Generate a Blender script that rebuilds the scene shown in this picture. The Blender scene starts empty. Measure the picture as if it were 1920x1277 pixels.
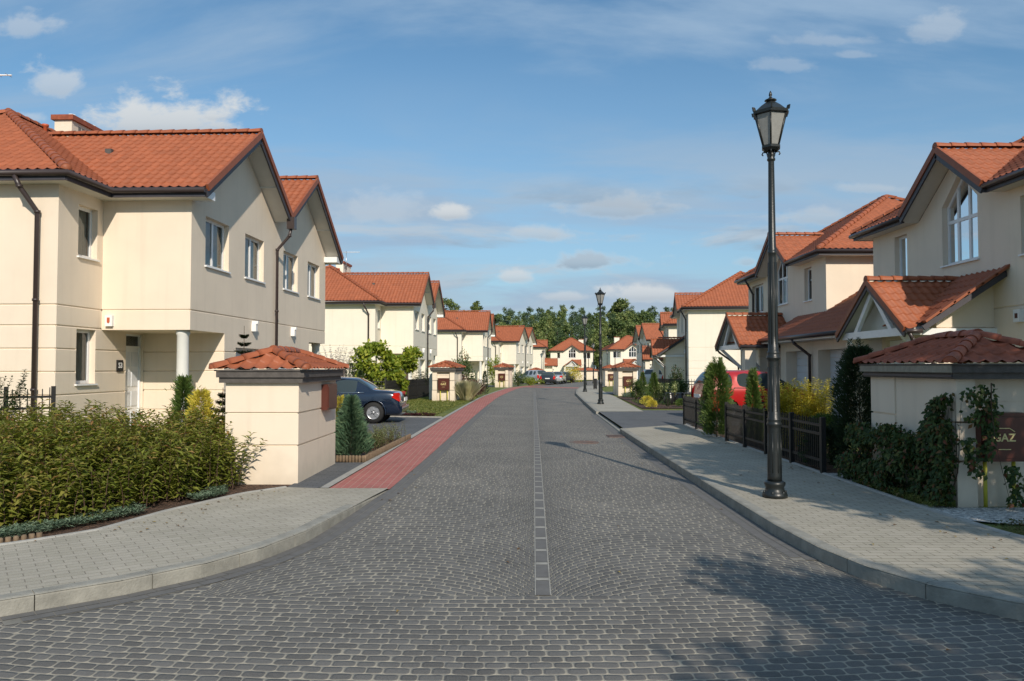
import bpy, bmesh, math, random
import numpy as np
from mathutils import Vector, Matrix, noise
from mathutils.geometry import tessellate_polygon
R = math.radians
V = Vector
scene = bpy.context.scene
COL = scene.collection

# ------------------------------------------------------------------ camera, sky, sun, exposure
cam_d = bpy.data.cameras.new('camera'); cam = bpy.data.objects.new('camera', cam_d); COL.objects.link(cam)
cam_d.sensor_width = 36.0; cam_d.lens = 36.0 * 1464 / 1920; cam_d.clip_start = 0.05; cam_d.clip_end = 3000
cam.location = (0, 0, 1.6); cam.rotation_euler = (R(90 + 1.94), 0, 0)
scene.camera = cam
SUN_EL, SUN_AZ = 31.5, 180 - 17.0      # azimuth clockwise from +Y: behind the camera, a little to the right
world = bpy.data.worlds.new('World'); scene.world = world; world.use_nodes = True
sun_d = bpy.data.lights.new('sun', 'SUN'); sun = bpy.data.objects.new('sun', sun_d); COL.objects.link(sun)
sun_d.energy = 4.4; sun_d.angle = R(0.5); sun_d.color = (1.0, 0.90, 0.77)
sdir = V((math.sin(R(SUN_AZ)) * math.cos(R(SUN_EL)), math.cos(R(SUN_AZ)) * math.cos(R(SUN_EL)), math.sin(R(SUN_EL))))
sun.rotation_euler = (-sdir).to_track_quat('-Z', 'Y').to_euler(); sun.location = sdir * 50
vs = scene.view_settings; vs.view_transform = 'Standard'; vs.look = 'None'; vs.gamma = 1; vs.exposure = 0.0

def build_world():
    nt = world.node_tree; nt.nodes.clear(); N = nt.nodes; L = nt.links
    out = N.new('ShaderNodeOutputWorld'); bg = N.new('ShaderNodeBackground')
    sky = N.new('ShaderNodeTexSky'); sky.sky_type = 'NISHITA'; sky.sun_disc = False
    sky.sun_elevation = R(SUN_EL); sky.sun_rotation = R(SUN_AZ); sky.altitude = 100
    sky.air_density = 1.0; sky.dust_density = 0.6; sky.ozone_density = 1.6
    bg.inputs[1].default_value = 0.088
    tc = N.new('ShaderNodeTexCoord'); sep = N.new('ShaderNodeSeparateXYZ'); L.new(tc.outputs['Generated'], sep.inputs[0])
    def m(op, a, b=None, c=None):
        n = N.new('ShaderNodeMath'); n.operation = op
        for i, v in enumerate((a, b, c)):
            if v is None: continue
            if isinstance(v, (int, float)): n.inputs[i].default_value = v
            else: L.new(v, n.inputs[i])
        return n.outputs[0]
    def mapr(v, a, b, c=0., d=1.):
        n = N.new('ShaderNodeMapRange'); n.interpolation_type = 'SMOOTHSTEP'
        L.new(v, n.inputs[0]); n.inputs[1].default_value = a; n.inputs[2].default_value = b
        n.inputs[3].default_value = c; n.inputs[4].default_value = d
        return n.outputs[0]
    def noi(vec, scale, detail=6, rough=.55, dist=0.):
        n = N.new('ShaderNodeTexNoise'); n.inputs['Scale'].default_value = scale; n.inputs['Detail'].default_value = detail
        n.inputs['Roughness'].default_value = rough; n.inputs['Distortion'].default_value = dist
        L.new(vec, n.inputs['Vector']); return n.outputs['Fac']
    def comb(x, y, z=0.):
        n = N.new('ShaderNodeCombineXYZ')
        for i, v in enumerate((x, y, z)):
            if isinstance(v, (int, float)): n.inputs[i].default_value = v
            else: L.new(v, n.inputs[i])
        return n.outputs[0]
    ay = m('MAXIMUM', m('ABSOLUTE', sep.outputs[1]), 0.02)
    u = m('DIVIDE', sep.outputs[0], ay); v = m('DIVIDE', sep.outputs[2], ay)
    # high thin cirrus: long soft streaks in a plane far above
    zz = m('ADD', m('MAXIMUM', sep.outputs[2], 0.0), 0.12)
    px = m('DIVIDE', sep.outputs[0], zz); py = m('DIVIDE', sep.outputs[1], zz)
    ci = noi(comb(m('ADD', m('MULTIPLY', px, .35), m('MULTIPLY', py, -.10)), m('MULTIPLY', py, .9), 3.1), 1.1, 8, .58, .6)
    cirrus = mapr(ci, .44, .62, 0., .85)
    ci2 = noi(comb(m('MULTIPLY', u, 1.6), m('MULTIPLY', v, 7.0), 8.0), 1.0, 7, .55, .5)
    low = m('MULTIPLY', mapr(ci2, .40, .60, 0., .8), mapr(v, .40, .16, 0., 1.))
    ci3 = noi(comb(m('MULTIPLY', u, 4.2), m('MULTIPLY', v, 19.0), 2.0), 1.0, 8, .6, .3)
    band = m('MULTIPLY', mapr(ci3, .50, .66, 0., .8), m('MULTIPLY', mapr(v, .27, .17, 0., 1.), mapr(v, .02, .06, 0., 1.)))
    bshade = mapr(noi(comb(m('MULTIPLY', u, 4.2), m('ADD', m('MULTIPLY', v, 19.0), .35), 2.0), 1.0, 8, .6, .3), .48, .64)
    haze = mapr(v, .50, -.02, 0., .62)
    # separate puffs: (px, py, half width, half height, strength, grey)
    puffs = [(300, 226, 150, 58, 1.0, 0), (405, 212, 42, 20, .6, 0), (88, 152, 60, 36, .62, 0), (40, 42, 62, 28, .45, 0),
             (40, 218, 40, 14, .4, 0),
             (838, 400, 46, 19, .95, 0), (966, 519, 38, 17, .75, 0), (1018, 438, 56, 20, .6, .35), (1200, 552, 84, 22, .9, 0),
             (1120, 492, 110, 20, .75, .75), (1765, 45, 60, 34, .32, 0), (1486, 118, 70, 18, .26, 0), (1560, 68, 110, 15, .22, 0),
             (1165, 392, 100, 26, .6, .7), (1612, 97, 40, 9, .25, 0), (700, 395, 130, 34, .3, 0), (1540, 405, 70, 26, .5, .6),
             (1650, 352, 60, 11, .4, .6), (1050, 556, 50, 10, .6, .1), (1405, 492, 22, 12, .5, .9)]
    nz = noi(comb(u, m('MULTIPLY', v, 1.6), 0.), 17., 8, .6, .2)
    nz = m('MULTIPLY', m('SUBTRACT', nz, .5), 2.4)
    tot = None; gr = None
    for (cx, cy, rx, ry, st, g) in puffs:
        du = m('MULTIPLY', m('SUBTRACT', u, (cx - 960) / 1464.), 1464. / (rx * 1.25))
        dv = m('MULTIPLY', m('SUBTRACT', v, (688 - cy) / 1464.), 1464. / (ry * 1.3))
        dv = m('ADD', dv, m('MULTIPLY', m('MAXIMUM', m('MULTIPLY', dv, -1.), 0.), -.7))   # flatter below
        d = m('SQRT', m('ADD', m('MULTIPLY', du, du), m('MULTIPLY', dv, dv)))
        k = mapr(m('ADD', m('SUBTRACT', 1., d), nz), .0, .62, 0., st)
        sh = m('MULTIPLY', k, m('ADD', m('MULTIPLY', mapr(dv, .55, -.75, 0., .55), 1.), g))
        tot = k if tot is None else m('MAXIMUM', tot, k)
        gr = sh if gr is None else m('MAXIMUM', gr, sh)
    fwd = mapr(sep.outputs[1], 0., .1)
    tot = m('MULTIPLY', tot, fwd)
    def mix(fac, a, b):
        n = N.new('ShaderNodeMix'); n.data_type = 'RGBA'; n.clamp_factor = True
        L.new(fac, n.inputs[0])
        for i, c in ((6, a), (7, b)):
            if isinstance(c, tuple): n.inputs[i].default_value = (*c, 1)
            else: L.new(c, n.inputs[i])
        return n.outputs[2]
    S = 1 / .088
    def sc(c): return tuple(x * S for x in c)
    tint = N.new('ShaderNodeMix'); tint.data_type = 'RGBA'; tint.blend_type = 'MULTIPLY'; tint.inputs[0].default_value = 1
    L.new(sky.outputs[0], tint.inputs[6]); tint.inputs[7].default_value = (.92, 1.30, 1.40, 1)
    c = mix(haze, tint.outputs[2], sc((.36, .48, .62)))
    c = mix(cirrus, c, sc((.33, .47, .64)))
    c = mix(low, c, sc((.41, .50, .60)))
    c = mix(band, c, mix(bshade, sc((.50, .57, .64)), sc((.31, .385, .47))))
    pc = mix(gr, sc((.66, .70, .73)), sc((.30, .38, .47)))
    c = mix(tot, c, pc)
    L.new(c, bg.inputs[0]); L.new(bg.outputs[0], out.inputs[0])
build_world()

# ------------------------------------------------------------------ helpers
rng = random.Random(7)
def zg(y):
    """height of the ground: level, then dropping gently past the bend"""
    if y < 62: return 0.0
    if y < 90: return -0.35 * (y - 62) / 28
    if y < 130: return -0.35 - 0.25 * (y - 90) / 40
    return -0.6

def tag(o, label=None, cat=None, group=None, kind=None):
    if label: o['label'] = label
    if cat: o['category'] = cat
    if group: o['group'] = group
    if kind: o['kind'] = kind
    return o
def empty(name, loc, rz=0., label=None, cat=None, group=None):
    o = bpy.data.objects.new(name, None); COL.objects.link(o); o.location = loc; o.rotation_euler = (0, 0, rz)
    o.empty_display_size = .2
    return tag(o, label, cat, group)
def link_mesh(name, me, parent=None, loc=None):
    o = bpy.data.objects.new(name, me); COL.objects.link(o)
    if parent is not None: o.parent = parent
    if loc is not None: o.location = loc
    return o
def kids(o): return [c for c in bpy.data.objects if c.parent == o]
def copy_tree(o, parent=None):
    c = o.copy(); COL.objects.link(c)
    c.parent = parent
    for ch in kids_cache.get(o.name, []): copy_tree(bpy.data.objects[ch], c)
    return c
kids_cache = {}
def build_kids():
    kids_cache.clear()
    for c in bpy.data.objects:
        if c.parent: kids_cache.setdefault(c.parent.name, []).append(c.name)

# ---- materials
MATS = {}
def mat(name, base, rough=.7, metal=0., var=.0, vscale=3., bump=0., bscale=60., spec=.4, coat=0., detail=4, fn=None):
    m = bpy.data.materials.new(name); m.use_nodes = True
    nt = m.node_tree; N = nt.nodes; L = nt.links; b = N['Principled BSDF']
    b.inputs['Base Color'].default_value = (*base, 1); b.inputs['Roughness'].default_value = rough
    b.inputs['Metallic'].default_value = metal; b.inputs['Specular IOR Level'].default_value = spec
    b.inputs['Coat Weight'].default_value = coat
    tc = N.new('ShaderNodeTexCoord')
    if var > 0:
        n = N.new('ShaderNodeTexNoise'); n.inputs['Scale'].default_value = vscale; n.inputs['Detail'].default_value = detail
        n.inputs['Roughness'].default_value = .6
        L.new(tc.outputs['Object'], n.inputs['Vector'])
        r = N.new('ShaderNodeMapRange'); r.inputs[1].default_value = .3; r.inputs[2].default_value = .7
        r.inputs[3].default_value = 1 - var; r.inputs[4].default_value = 1 + var
        L.new(n.outputs['Fac'], r.inputs[0])
        mx = N.new('ShaderNodeMix'); mx.data_type = 'RGBA'; mx.blend_type = 'MULTIPLY'; mx.inputs[0].default_value = 1
        mx.inputs[6].default_value = (*base, 1); L.new(r.outputs[0], mx.inputs[7]); L.new(mx.outputs[2], b.inputs['Base Color'])
    if bump > 0:
        n2 = N.new('ShaderNodeTexNoise'); n2.inputs['Scale'].default_value = bscale; n2.inputs['Detail'].default_value = 3
        L.new(tc.outputs['Object'], n2.inputs['Vector'])
        bp = N.new('ShaderNodeBump'); bp.inputs['Strength'].default_value = bump; bp.inputs['Distance'].default_value = .01
        L.new(n2.outputs['Fac'], bp.inputs['Height']); L.new(bp.outputs[0], b.inputs['Normal'])
    MATS[name] = m
    if fn: fn(m, N, L, b, tc)
    return m
def stucco_fn(m_, N, L, b, tc):
    src = b.inputs['Base Color'].links[0].from_socket
    mp = N.new('ShaderNodeMapping'); mp.inputs['Scale'].default_value = (5, 5, .35); L.new(tc.outputs['Object'], mp.inputs['Vector'])
    n = N.new('ShaderNodeTexNoise'); n.inputs['Scale'].default_value = 1.; n.inputs['Detail'].default_value = 6; L.new(mp.outputs[0], n.inputs['Vector'])
    r = N.new('ShaderNodeMapRange'); r.inputs[1].default_value = .52; r.inputs[2].default_value = .8; r.inputs[3].default_value = 0.; r.inputs[4].default_value = .16; L.new(n.outputs['Fac'], r.inputs[0])
    sp = N.new('ShaderNodeSeparateXYZ'); L.new(tc.outputs['Object'], sp.inputs[0])
    n2 = N.new('ShaderNodeTexNoise'); n2.inputs['Scale'].default_value = 3.5; n2.inputs['Detail'].default_value = 8; L.new(tc.outputs['Object'], n2.inputs['Vector'])
    ad = N.new('ShaderNodeMath'); ad.operation = 'MULTIPLY_ADD'; ad.inputs[1].default_value = .7; L.new(n2.outputs['Fac'], ad.inputs[0]); L.new(sp.outputs[2], ad.inputs[2])
    r2 = N.new('ShaderNodeMapRange'); r2.inputs[1].default_value = .75; r2.inputs[2].default_value = .30; r2.inputs[3].default_value = 0.; r2.inputs[4].default_value = .35; L.new(ad.outputs[0], r2.inputs[0])
    mxm = N.new('ShaderNodeMath'); mxm.operation = 'MAXIMUM'; L.new(r.outputs[0], mxm.inputs[0]); L.new(r2.outputs[0], mxm.inputs[1])
    mx = N.new('ShaderNodeMix'); mx.data_type = 'RGBA'; L.new(mxm.outputs[0], mx.inputs[0]); L.new(src, mx.inputs[6]); mx.inputs[7].default_value = (.42, .35, .26, 1); L.new(mx.outputs[2], b.inputs['Base Color'])
mat('stucco', (.765, .655, .52), .9, var=.045, vscale=.9, bump=.3, bscale=150, detail=9, fn=stucco_fn)
mat('stucco_white', (.80, .735, .61), .9, var=.03, vscale=1.1, bump=.2, bscale=160, detail=8, fn=stucco_fn)
mat('tile', (.305, .090, .038), .55, var=.12, vscale=5.5, bump=.15, bscale=40, spec=.35, detail=7)
mat('tile_old', (.30, .082, .04), .6, var=.3, vscale=7, bump=.25, bscale=40, spec=.3, detail=7)
mat('gutter', (.045, .032, .030), .35, var=.1, vscale=4, spec=.5)
mat('fascia', (.055, .05, .058), .5, var=.12, vscale=6)
mat('soffit', (.62, .60, .54), .6, var=.04, vscale=4)
mat('white_paint', (.78, .78, .77), .35, var=.03, vscale=6)
mat('door_white', (.66, .68, .70), .4, var=.03, vscale=6)
mat('column_paint', (.70, .69, .64), .7, var=.04, vscale=3)
mat('iron', (.012, .015, .015), .38, var=.2, vscale=12, bump=.15, bscale=50, spec=.5)
mat('fence_black', (.012, .0115, .011), .5, var=.2, vscale=10)
mat('cabinet', (.085, .022, .014), .35, var=.15, vscale=10, spec=.5)
mat('letters', (.70, .58, .26), .5, var=.05)
mat('pipe_yellow', (.55, .50, .06), .45, var=.1, vscale=20)
mat('beam', (.085, .075, .068), .65, var=.25, vscale=9, bump=.3, bscale=30)
mat('beam_light', (.26, .24, .19), .7, var=.2, vscale=9, bump=.3, bscale=30)
mat('kerb', (.27, .26, .225), .85, var=.25, vscale=5, bump=.5, bscale=50, detail=8)
mat('edging', (.33, .32, .29), .85, var=.15, vscale=6, bump=.4, bscale=50)
mat('log', (.17, .12, .075), .85, var=.3, vscale=14, bump=.4)
mat('trunk', (.10, .075, .055), .9, var=.3, vscale=8, bump=.6, bscale=25)
mat('stem', (.07, .04, .025), .8, var=.2, vscale=20)
mat('rubber', (.012, .012, .012), .75)
mat('alloy', (.5, .5, .52), .3, metal=.8)
mat('chrome', (.6, .6, .6), .15, metal=1.)
mat('paint_blue', (.006, .014, .034), .2, metal=.2, coat=1., spec=.6)
mat('paint_red', (.40, .010, .010), .25, metal=.1, coat=1., spec=.6)
mat('paint_silver', (.55, .56, .56), .28, metal=.5, coat=1.)
mat('paint_dark', (.015, .020, .028), .22, metal=.3, coat=1.)
mat('paint_white', (.62, .62, .60), .3, coat=.8)
mat('carglass', (.035, .048, .050), .04, spec=.7)
mat('taillight', (.50, .015, .008), .15, coat=.6)
mat('plate', (.75, .75, .72), .4)
mat('plastic_black', (.014, .014, .015), .3, var=.2, spec=.6)
mat('yellow', (.75, .42, .02), .4, var=.05)
mat('lampglass', (.27, .27, .255), .35, var=.10, vscale=14)
mat('curtain', (.75, .69, .56), .9, var=.12, vscale=9)
mat('rust', (.14, .10, .085), .8, var=.3, vscale=25, bump=.4)
mat('chimney_grille', (.16, .15, .14), .7)
mat('terracotta', (.48, .10, .04), .5)
def glass_fn(m, N, L, b, tc):
    out = N['Material Output']; tr = N.new('ShaderNodeBsdfTransparent'); tr.inputs[0].default_value = (.55, .58, .58, 1)
    gl = N.new('ShaderNodeBsdfGlossy'); gl.inputs['Roughness'].default_value = .03; gl.inputs[0].default_value = (.9, .95, 1, 1)
    fr = N.new('ShaderNodeFresnel'); fr.inputs[0].default_value = 1.6
    mr = N.new('ShaderNodeMath'); mr.operation = 'MULTIPLY_ADD'; mr.inputs[1].default_value = .75; mr.inputs[2].default_value = .05
    L.new(fr.outputs[0], mr.inputs[0])
    mx = N.new('ShaderNodeMixShader'); L.new(mr.outputs[0], mx.inputs[0]); L.new(tr.outputs[0], mx.inputs[1]); L.new(gl.outputs[0], mx.inputs[2])
    L.new(mx.outputs[0], out.inputs[0])
mat('glass', (.1, .1, .1), .05, fn=glass_fn)

def leaf_mat(name, ramp, trans=.35, rough=.55):
    def fn(m, N, L, b, tc):
        at = N.new('ShaderNodeAttribute'); at.attribute_name = 'rnd'
        cr = N.new('ShaderNodeValToRGB'); e = cr.color_ramp.elements
        while len(e) < len(ramp): e.new(.5)
        for i, (p, c) in enumerate(ramp):
            e[i].position = p; e[i].color = (*c, 1)
        L.new(at.outputs['Fac'], cr.inputs[0]); L.new(cr.outputs[0], b.inputs['Base Color'])
        tl = N.new('ShaderNodeBsdfTranslucent'); 
        hm = N.new('ShaderNodeHueSaturation'); hm.inputs['Value'].default_value = 1.3; hm.inputs['Saturation'].default_value = 1.1
        L.new(cr.outputs[0], hm.inputs['Color']); L.new(hm.outputs[0], tl.inputs[0])
        mx = N.new('ShaderNodeMixShader'); mx.inputs[0].default_value = trans
        L.new(b.outputs[0], mx.inputs[1]); L.new(tl.outputs[0], mx.inputs[2]); L.new(mx.outputs[0], N['Material Output'].inputs[0])
    return mat(name, ramp[0][1], rough, spec=.3, fn=fn)
leaf_mat('leaf_hedge', [(0, (.11, .14, .022)), (.4, (.21, .235, .04)), (.66, (.30, .28, .065)), (.85, (.34, .20, .075)), (1, (.32, .11, .05))])
leaf_mat('leaf_rose', [(0, (.03, .06, .02)), (.7, (.06, .10, .03)), (1, (.13, .07, .04))])
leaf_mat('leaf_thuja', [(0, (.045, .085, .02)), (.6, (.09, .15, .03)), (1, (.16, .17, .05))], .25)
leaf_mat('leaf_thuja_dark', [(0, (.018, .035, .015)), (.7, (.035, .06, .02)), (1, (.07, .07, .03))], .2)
leaf_mat('leaf_gold', [(0, (.32, .32, .04)), (.5, (.60, .50, .07)), (1, (.75, .62, .14))], .3)
leaf_mat('leaf_blue', [(0, (.05, .10, .055)), (.6, (.09, .16, .09)), (1, (.17, .24, .13))], .2)
leaf_mat('leaf_groundblue', [(0, (.09, .15, .09)), (1, (.22, .28, .19))], .2)
leaf_mat('leaf_variegated', [(0, (.10, .15, .04)), (.5, (.28, .32, .12)), (1, (.60, .60, .34))], .3)
leaf_mat('leaf_catalpa', [(0, (.12, .18, .025)), (.5, (.26, .33, .04)), (1, (.45, .45, .07))], .4)
leaf_mat('leaf_shrub', [(0, (.035, .065, .02)), (.6, (.07, .12, .03)), (1, (.15, .18, .05))], .3)
leaf_mat('leaf_purple', [(0, (.05, .012, .018)), (.7, (.11, .025, .03)), (1, (.16, .07, .06))], .3)
leaf_mat('leaf_straw', [(0, (.60, .54, .34)), (.5, (.70, .66, .42)), (1, (.40, .42, .22))], .3)
leaf_mat('leaf_vine', [(0, (.025, .05, .015)), (.6, (.055, .095, .025)), (.85, (.12, .14, .035)), (1, (.17, .05, .03))], .3)
leaf_mat('leaf_white', [(0, (.20, .10, .10)), (.4, (.45, .38, .38)), (1, (.60, .55, .55))], .3)
leaf_mat('leaf_forest', [(0, (.06, .095, .035)), (.35, (.12, .17, .052)), (.7, (.20, .245, .08)), (1, (.29, .30, .11))], .3)
leaf_mat('leaf_pine', [(0, (.055, .095, .045)), (.6, (.105, .155, .07)), (1, (.16, .21, .09))], .2)
leaf_mat('grass', [(0, (.11, .15, .03)), (.5, (.20, .23, .05)), (1, (.38, .34, .12))], .3)
leaf_mat('leaf_cover', [(0, (.05, .07, .02)), (.7, (.10, .12, .03)), (1, (.12, .04, .03))], .3)

# ---- ground materials
def node_math(N, L):
    def m(op, a, b=None, c=None):
        n = N.new('ShaderNodeMath'); n.operation = op
        for i, v in enumerate((a, b, c)):
            if v is None: continue
            if isinstance(v, (int, float)): n.inputs[i].default_value = v
            else: L.new(v, n.inputs[i])
        return n.outputs[0]
    return m
def paving(name, c1, c2, cj, bw, rh, mort, rot=0., bumpd=.006, coords=None, offset=.5, stain=.12, smooth=.3, rough=.85, wob=.0):
    def fn(m_, N, L, b, tc):
        m = node_math(N, L)
        geo = N.new('ShaderNodeNewGeometry')
        sep = N.new('ShaderNodeSeparateXYZ'); L.new(geo.outputs['Position'], sep.inputs[0])
        x, y = sep.outputs[0], sep.outputs[1]
        if coords: vx, vy = coords(m, x, y, N, L)
        else:
            c, s = math.cos(rot), math.sin(rot)
            vx = m('ADD', m('MULTIPLY', x, c), m('MULTIPLY', y, s)); vy = m('ADD', m('MULTIPLY', x, -s), m('MULTIPLY', y, c))
        if wob:
            wn = N.new('ShaderNodeTexNoise'); wn.inputs['Scale'].default_value = 6.; wn.inputs['Detail'].default_value = 1
            L.new(geo.outputs['Position'], wn.inputs['Vector'])
            ws = N.new('ShaderNodeSeparateColor'); L.new(wn.outputs['Color'], ws.inputs[0])
            vx = m('ADD', vx, m('MULTIPLY', m('SUBTRACT', ws.outputs[0], .5), wob * 2)); vy = m('ADD', vy, m('MULTIPLY', m('SUBTRACT', ws.outputs[1], .5), wob))
        cb = N.new('ShaderNodeCombineXYZ'); L.new(vx, cb.inputs[0]); L.new(vy, cb.inputs[1])
        br = N.new('ShaderNodeTexBrick'); L.new(cb.outputs[0], br.inputs['Vector'])
        br.offset = offset; br.inputs['Scale'].default_value = 1.; br.inputs['Brick Width'].default_value = bw
        br.inputs['Row Height'].default_value = rh; br.inputs['Mortar Size'].default_value = mort; br.inputs['Mortar Smooth'].default_value = smooth
        br.inputs['Bias'].default_value = 0.
        br.inputs['Color1'].default_value = (*c1, 1); br.inputs['Color2'].default_value = (*c2, 1); br.inputs['Mortar'].default_value = (*cj, 1)
        n1 = N.new('ShaderNodeTexNoise'); n1.inputs['Scale'].default_value = .7; n1.inputs['Detail'].default_value = 9; n1.inputs['Roughness'].default_value = .65
        L.new(geo.outputs['Position'], n1.inputs['Vector'])
        n2 = N.new('ShaderNodeTexNoise'); n2.inputs['Scale'].default_value = 130.; n2.inputs['Detail'].default_value = 2
        L.new(geo.outputs['Position'], n2.inputs['Vector'])
        f = m('ADD', m('MULTIPLY', m('SUBTRACT', n1.outputs['Fac'], .5), stain * 6), m('ADD', 1., m('MULTIPLY', m('SUBTRACT', n2.outputs['Fac'], .5), .5)))
        mx = N.new('ShaderNodeMix'); mx.data_type = 'RGBA'; mx.blend_type = 'MULTIPLY'; mx.inputs[0].default_value = 1
        L.new(br.outputs['Color'], mx.inputs[6]); L.new(f, mx.inputs[7])
        # sand spread over the stones in patches
        n3 = N.new('ShaderNodeTexNoise'); n3.inputs['Scale'].default_value = .55; n3.inputs['Detail'].default_value = 8; n3.inputs['Roughness'].default_value = .7
        L.new(geo.outputs['Position'], n3.inputs['Vector'])
        sr = N.new('ShaderNodeMapRange'); sr.inputs[1].default_value = .60; sr.inputs[2].default_value = .80; sr.inputs[4].default_value = .45
        L.new(n3.outputs['Fac'], sr.inputs[0])
        mx2 = N.new('ShaderNodeMix'); mx2.data_type = 'RGBA'; L.new(sr.outputs[0], mx2.inputs[0]); L.new(mx.outputs[2], mx2.inputs[6]); mx2.inputs[7].default_value = (*cj, 1)
        L.new(mx2.outputs[2], b.inputs['Base Color'])
        hgt = m('ADD', m('MULTIPLY', m('SUBTRACT', 1., br.outputs['Fac']), 1.), m('MULTIPLY', n2.outputs['Fac'], .12))
        bp = N.new('ShaderNodeBump'); bp.inputs['Strength'].default_value = .6; bp.inputs['Distance'].default_value = bumpd
        L.new(hgt, bp.inputs['Height']); L.new(bp.outputs[0], b.inputs['Normal'])
    return mat(name, c1, rough, spec=.25, fn=fn)

CX0, CXK = .07, .0275       # centre line of the road: x = CX0 + CXK * y
def cobble_coords(m, x, y, N, L):
    w = 1.26; Rr = 1.33
    xs = m('SUBTRACT', x, m('ADD', m('MULTIPLY', y, CXK), CX0))
    ax = m('SUBTRACT', m('ABSOLUTE', xs), .07)
    # each lane carries a stack of segmental arcs crowned at the lane's middle
    t = m('SUBTRACT', ax, w)
    t = m('MAXIMUM', m('MINIMUM', t, w), -w)
    over = m('SUBTRACT', m('SUBTRACT', ax, w), t)
    arc = m('SQRT', m('SUBTRACT', Rr * Rr, m('MULTIPLY', t, t)))
    v1 = m('SUBTRACT', y, m('MULTIPLY', arc, 1.0))
    u1 = m('ADD', m('MULTIPLY', m('ARCSINE', m('DIVIDE', t, Rr)), Rr), over)
    u1 = m('ADD', u1, m('MULTIPLY', m('GREATER_THAN', xs, 0.), 7.03))
    near = m('LESS_THAN', y, 5.93)
    nv = N.new('ShaderNodeMix'); nv.data_type = 'FLOAT'; L.new(near, nv.inputs[0]); L.new(v1, nv.inputs[2]); L.new(m('SUBTRACT', y, m('MULTIPLY', m('MULTIPLY', x, x), .03)), nv.inputs[3])
    nu = N.new('ShaderNodeMix'); nu.data_type = 'FLOAT'; L.new(near, nu.inputs[0]); L.new(u1, nu.inputs[2]); L.new(x, nu.inputs[3])
    return nu.outputs[0], nv.outputs[0]
def cobble_fn(m_, N, L, b, tc):
    m = node_math(N, L); geo = N.new('ShaderNodeNewGeometry'); sep = N.new('ShaderNodeSeparateXYZ'); L.new(geo.outputs['Position'], sep.inputs[0])
    u, v = cobble_coords(m, sep.outputs[0], sep.outputs[1], N, L)
    def noi(vec, scale, det=2, rough=.5):
        n = N.new('ShaderNodeTexNoise'); n.inputs['Scale'].default_value = scale; n.inputs['Detail'].default_value = det; n.inputs['Roughness'].default_value = rough; L.new(vec, n.inputs['Vector']); return n
    def comb(x, y, z=0.):
        n = N.new('ShaderNodeCombineXYZ')
        for i_, q in enumerate((x, y, z)):
            if isinstance(q, (int, float)): n.inputs[i_].default_value = q
            else: L.new(q, n.inputs[i_])
        return n.outputs[0]
    wn = noi(geo.outputs['Position'], 5., 2); ws = N.new('ShaderNodeSeparateColor'); L.new(wn.outputs['Color'], ws.inputs[0])
    v = m('ADD', v, m('MULTIPLY', m('SUBTRACT', ws.outputs[1], .5), .035))
    rh, bw = .094, .126
    row = m('FLOOR', m('DIVIDE', v, rh)); wr = N.new('ShaderNodeTexWhiteNoise'); wr.noise_dimensions = '1D'; L.new(row, wr.inputs['W'])
    u = m('ADD', u, m('ADD', m('MULTIPLY', m('MODULO', row, 2.), .063), m('MULTIPLY', wr.outputs['Value'], .05)))
    wu = noi(comb(u, m('MULTIPLY', row, 7.3)), 5.5, 1); u = m('ADD', u, m('MULTIPLY', m('SUBTRACT', wu.outputs['Fac'], .5), .11))
    col_ = m('FLOOR', m('DIVIDE', u, bw))
    lu = m('ABSOLUTE', m('SUBTRACT', m('SUBTRACT', m('DIVIDE', u, bw), col_), .5)); lv = m('ABSOLUTE', m('SUBTRACT', m('SUBTRACT', m('DIVIDE', v, rh), row), .5))
    rr = .028; hx_, hy_ = bw / 2 - .0025, rh / 2 - .0025
    qx = m('MAXIMUM', m('SUBTRACT', m('MULTIPLY', lu, bw), hx_ - rr), 0.); qy = m('MAXIMUM', m('SUBTRACT', m('MULTIPLY', lv, rh), hy_ - rr), 0.)
    d = m('SUBTRACT', m('SQRT', m('ADD', m('MULTIPLY', qx, qx), m('MULTIPLY', qy, qy))), rr)
    n3 = noi(geo.outputs['Position'], .6, 8, .7); n2 = noi(geo.outputs['Position'], 120., 2); n4 = noi(geo.outputs['Position'], 14., 3)
    sand = N.new('ShaderNodeMapRange'); sand.inputs[1].default_value = .42; sand.inputs[2].default_value = .75; sand.inputs[3].default_value = 0.; sand.inputs[4].default_value = .006; L.new(n3.outputs['Fac'], sand.inputs[0])
    dd = m('ADD', m('ADD', d, sand.outputs[0]), m('MULTIPLY', m('SUBTRACT', n4.outputs['Fac'], .5), .007))
    jm = N.new('ShaderNodeMapRange'); jm.interpolation_type = 'SMOOTHSTEP'; jm.inputs[1].default_value = -.0045; jm.inputs[2].default_value = .003; L.new(dd, jm.inputs[0])
    wc = N.new('ShaderNodeTexWhiteNoise'); wc.noise_dimensions = '2D'; L.new(comb(col_, row), wc.inputs['Vector'])
    tone = m('ADD', m('ADD', .80, m('MULTIPLY', wc.outputs['Value'], .30)), m('ADD', m('MULTIPLY', m('SUBTRACT', n3.outputs['Fac'], .5), .5), m('MULTIPLY', m('SUBTRACT', n2.outputs['Fac'], .5), .7)))
    st = N.new('ShaderNodeMix'); st.data_type = 'RGBA'; st.blend_type = 'MULTIPLY'; st.inputs[0].default_value = 1; st.inputs[6].default_value = (.140, .134, .124, 1); L.new(tone, st.inputs[7])
    mx = N.new('ShaderNodeMix'); mx.data_type = 'RGBA'; L.new(jm.outputs[0], mx.inputs[0]); L.new(st.outputs[2], mx.inputs[6]); mx.inputs[7].default_value = (.34, .31, .25, 1)
    # drifted sand and dust
    sd = N.new('ShaderNodeMapRange'); sd.inputs[1].default_value = .60; sd.inputs[2].default_value = .85; sd.inputs[4].default_value = .5; L.new(n3.outputs['Fac'], sd.inputs[0])
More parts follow.
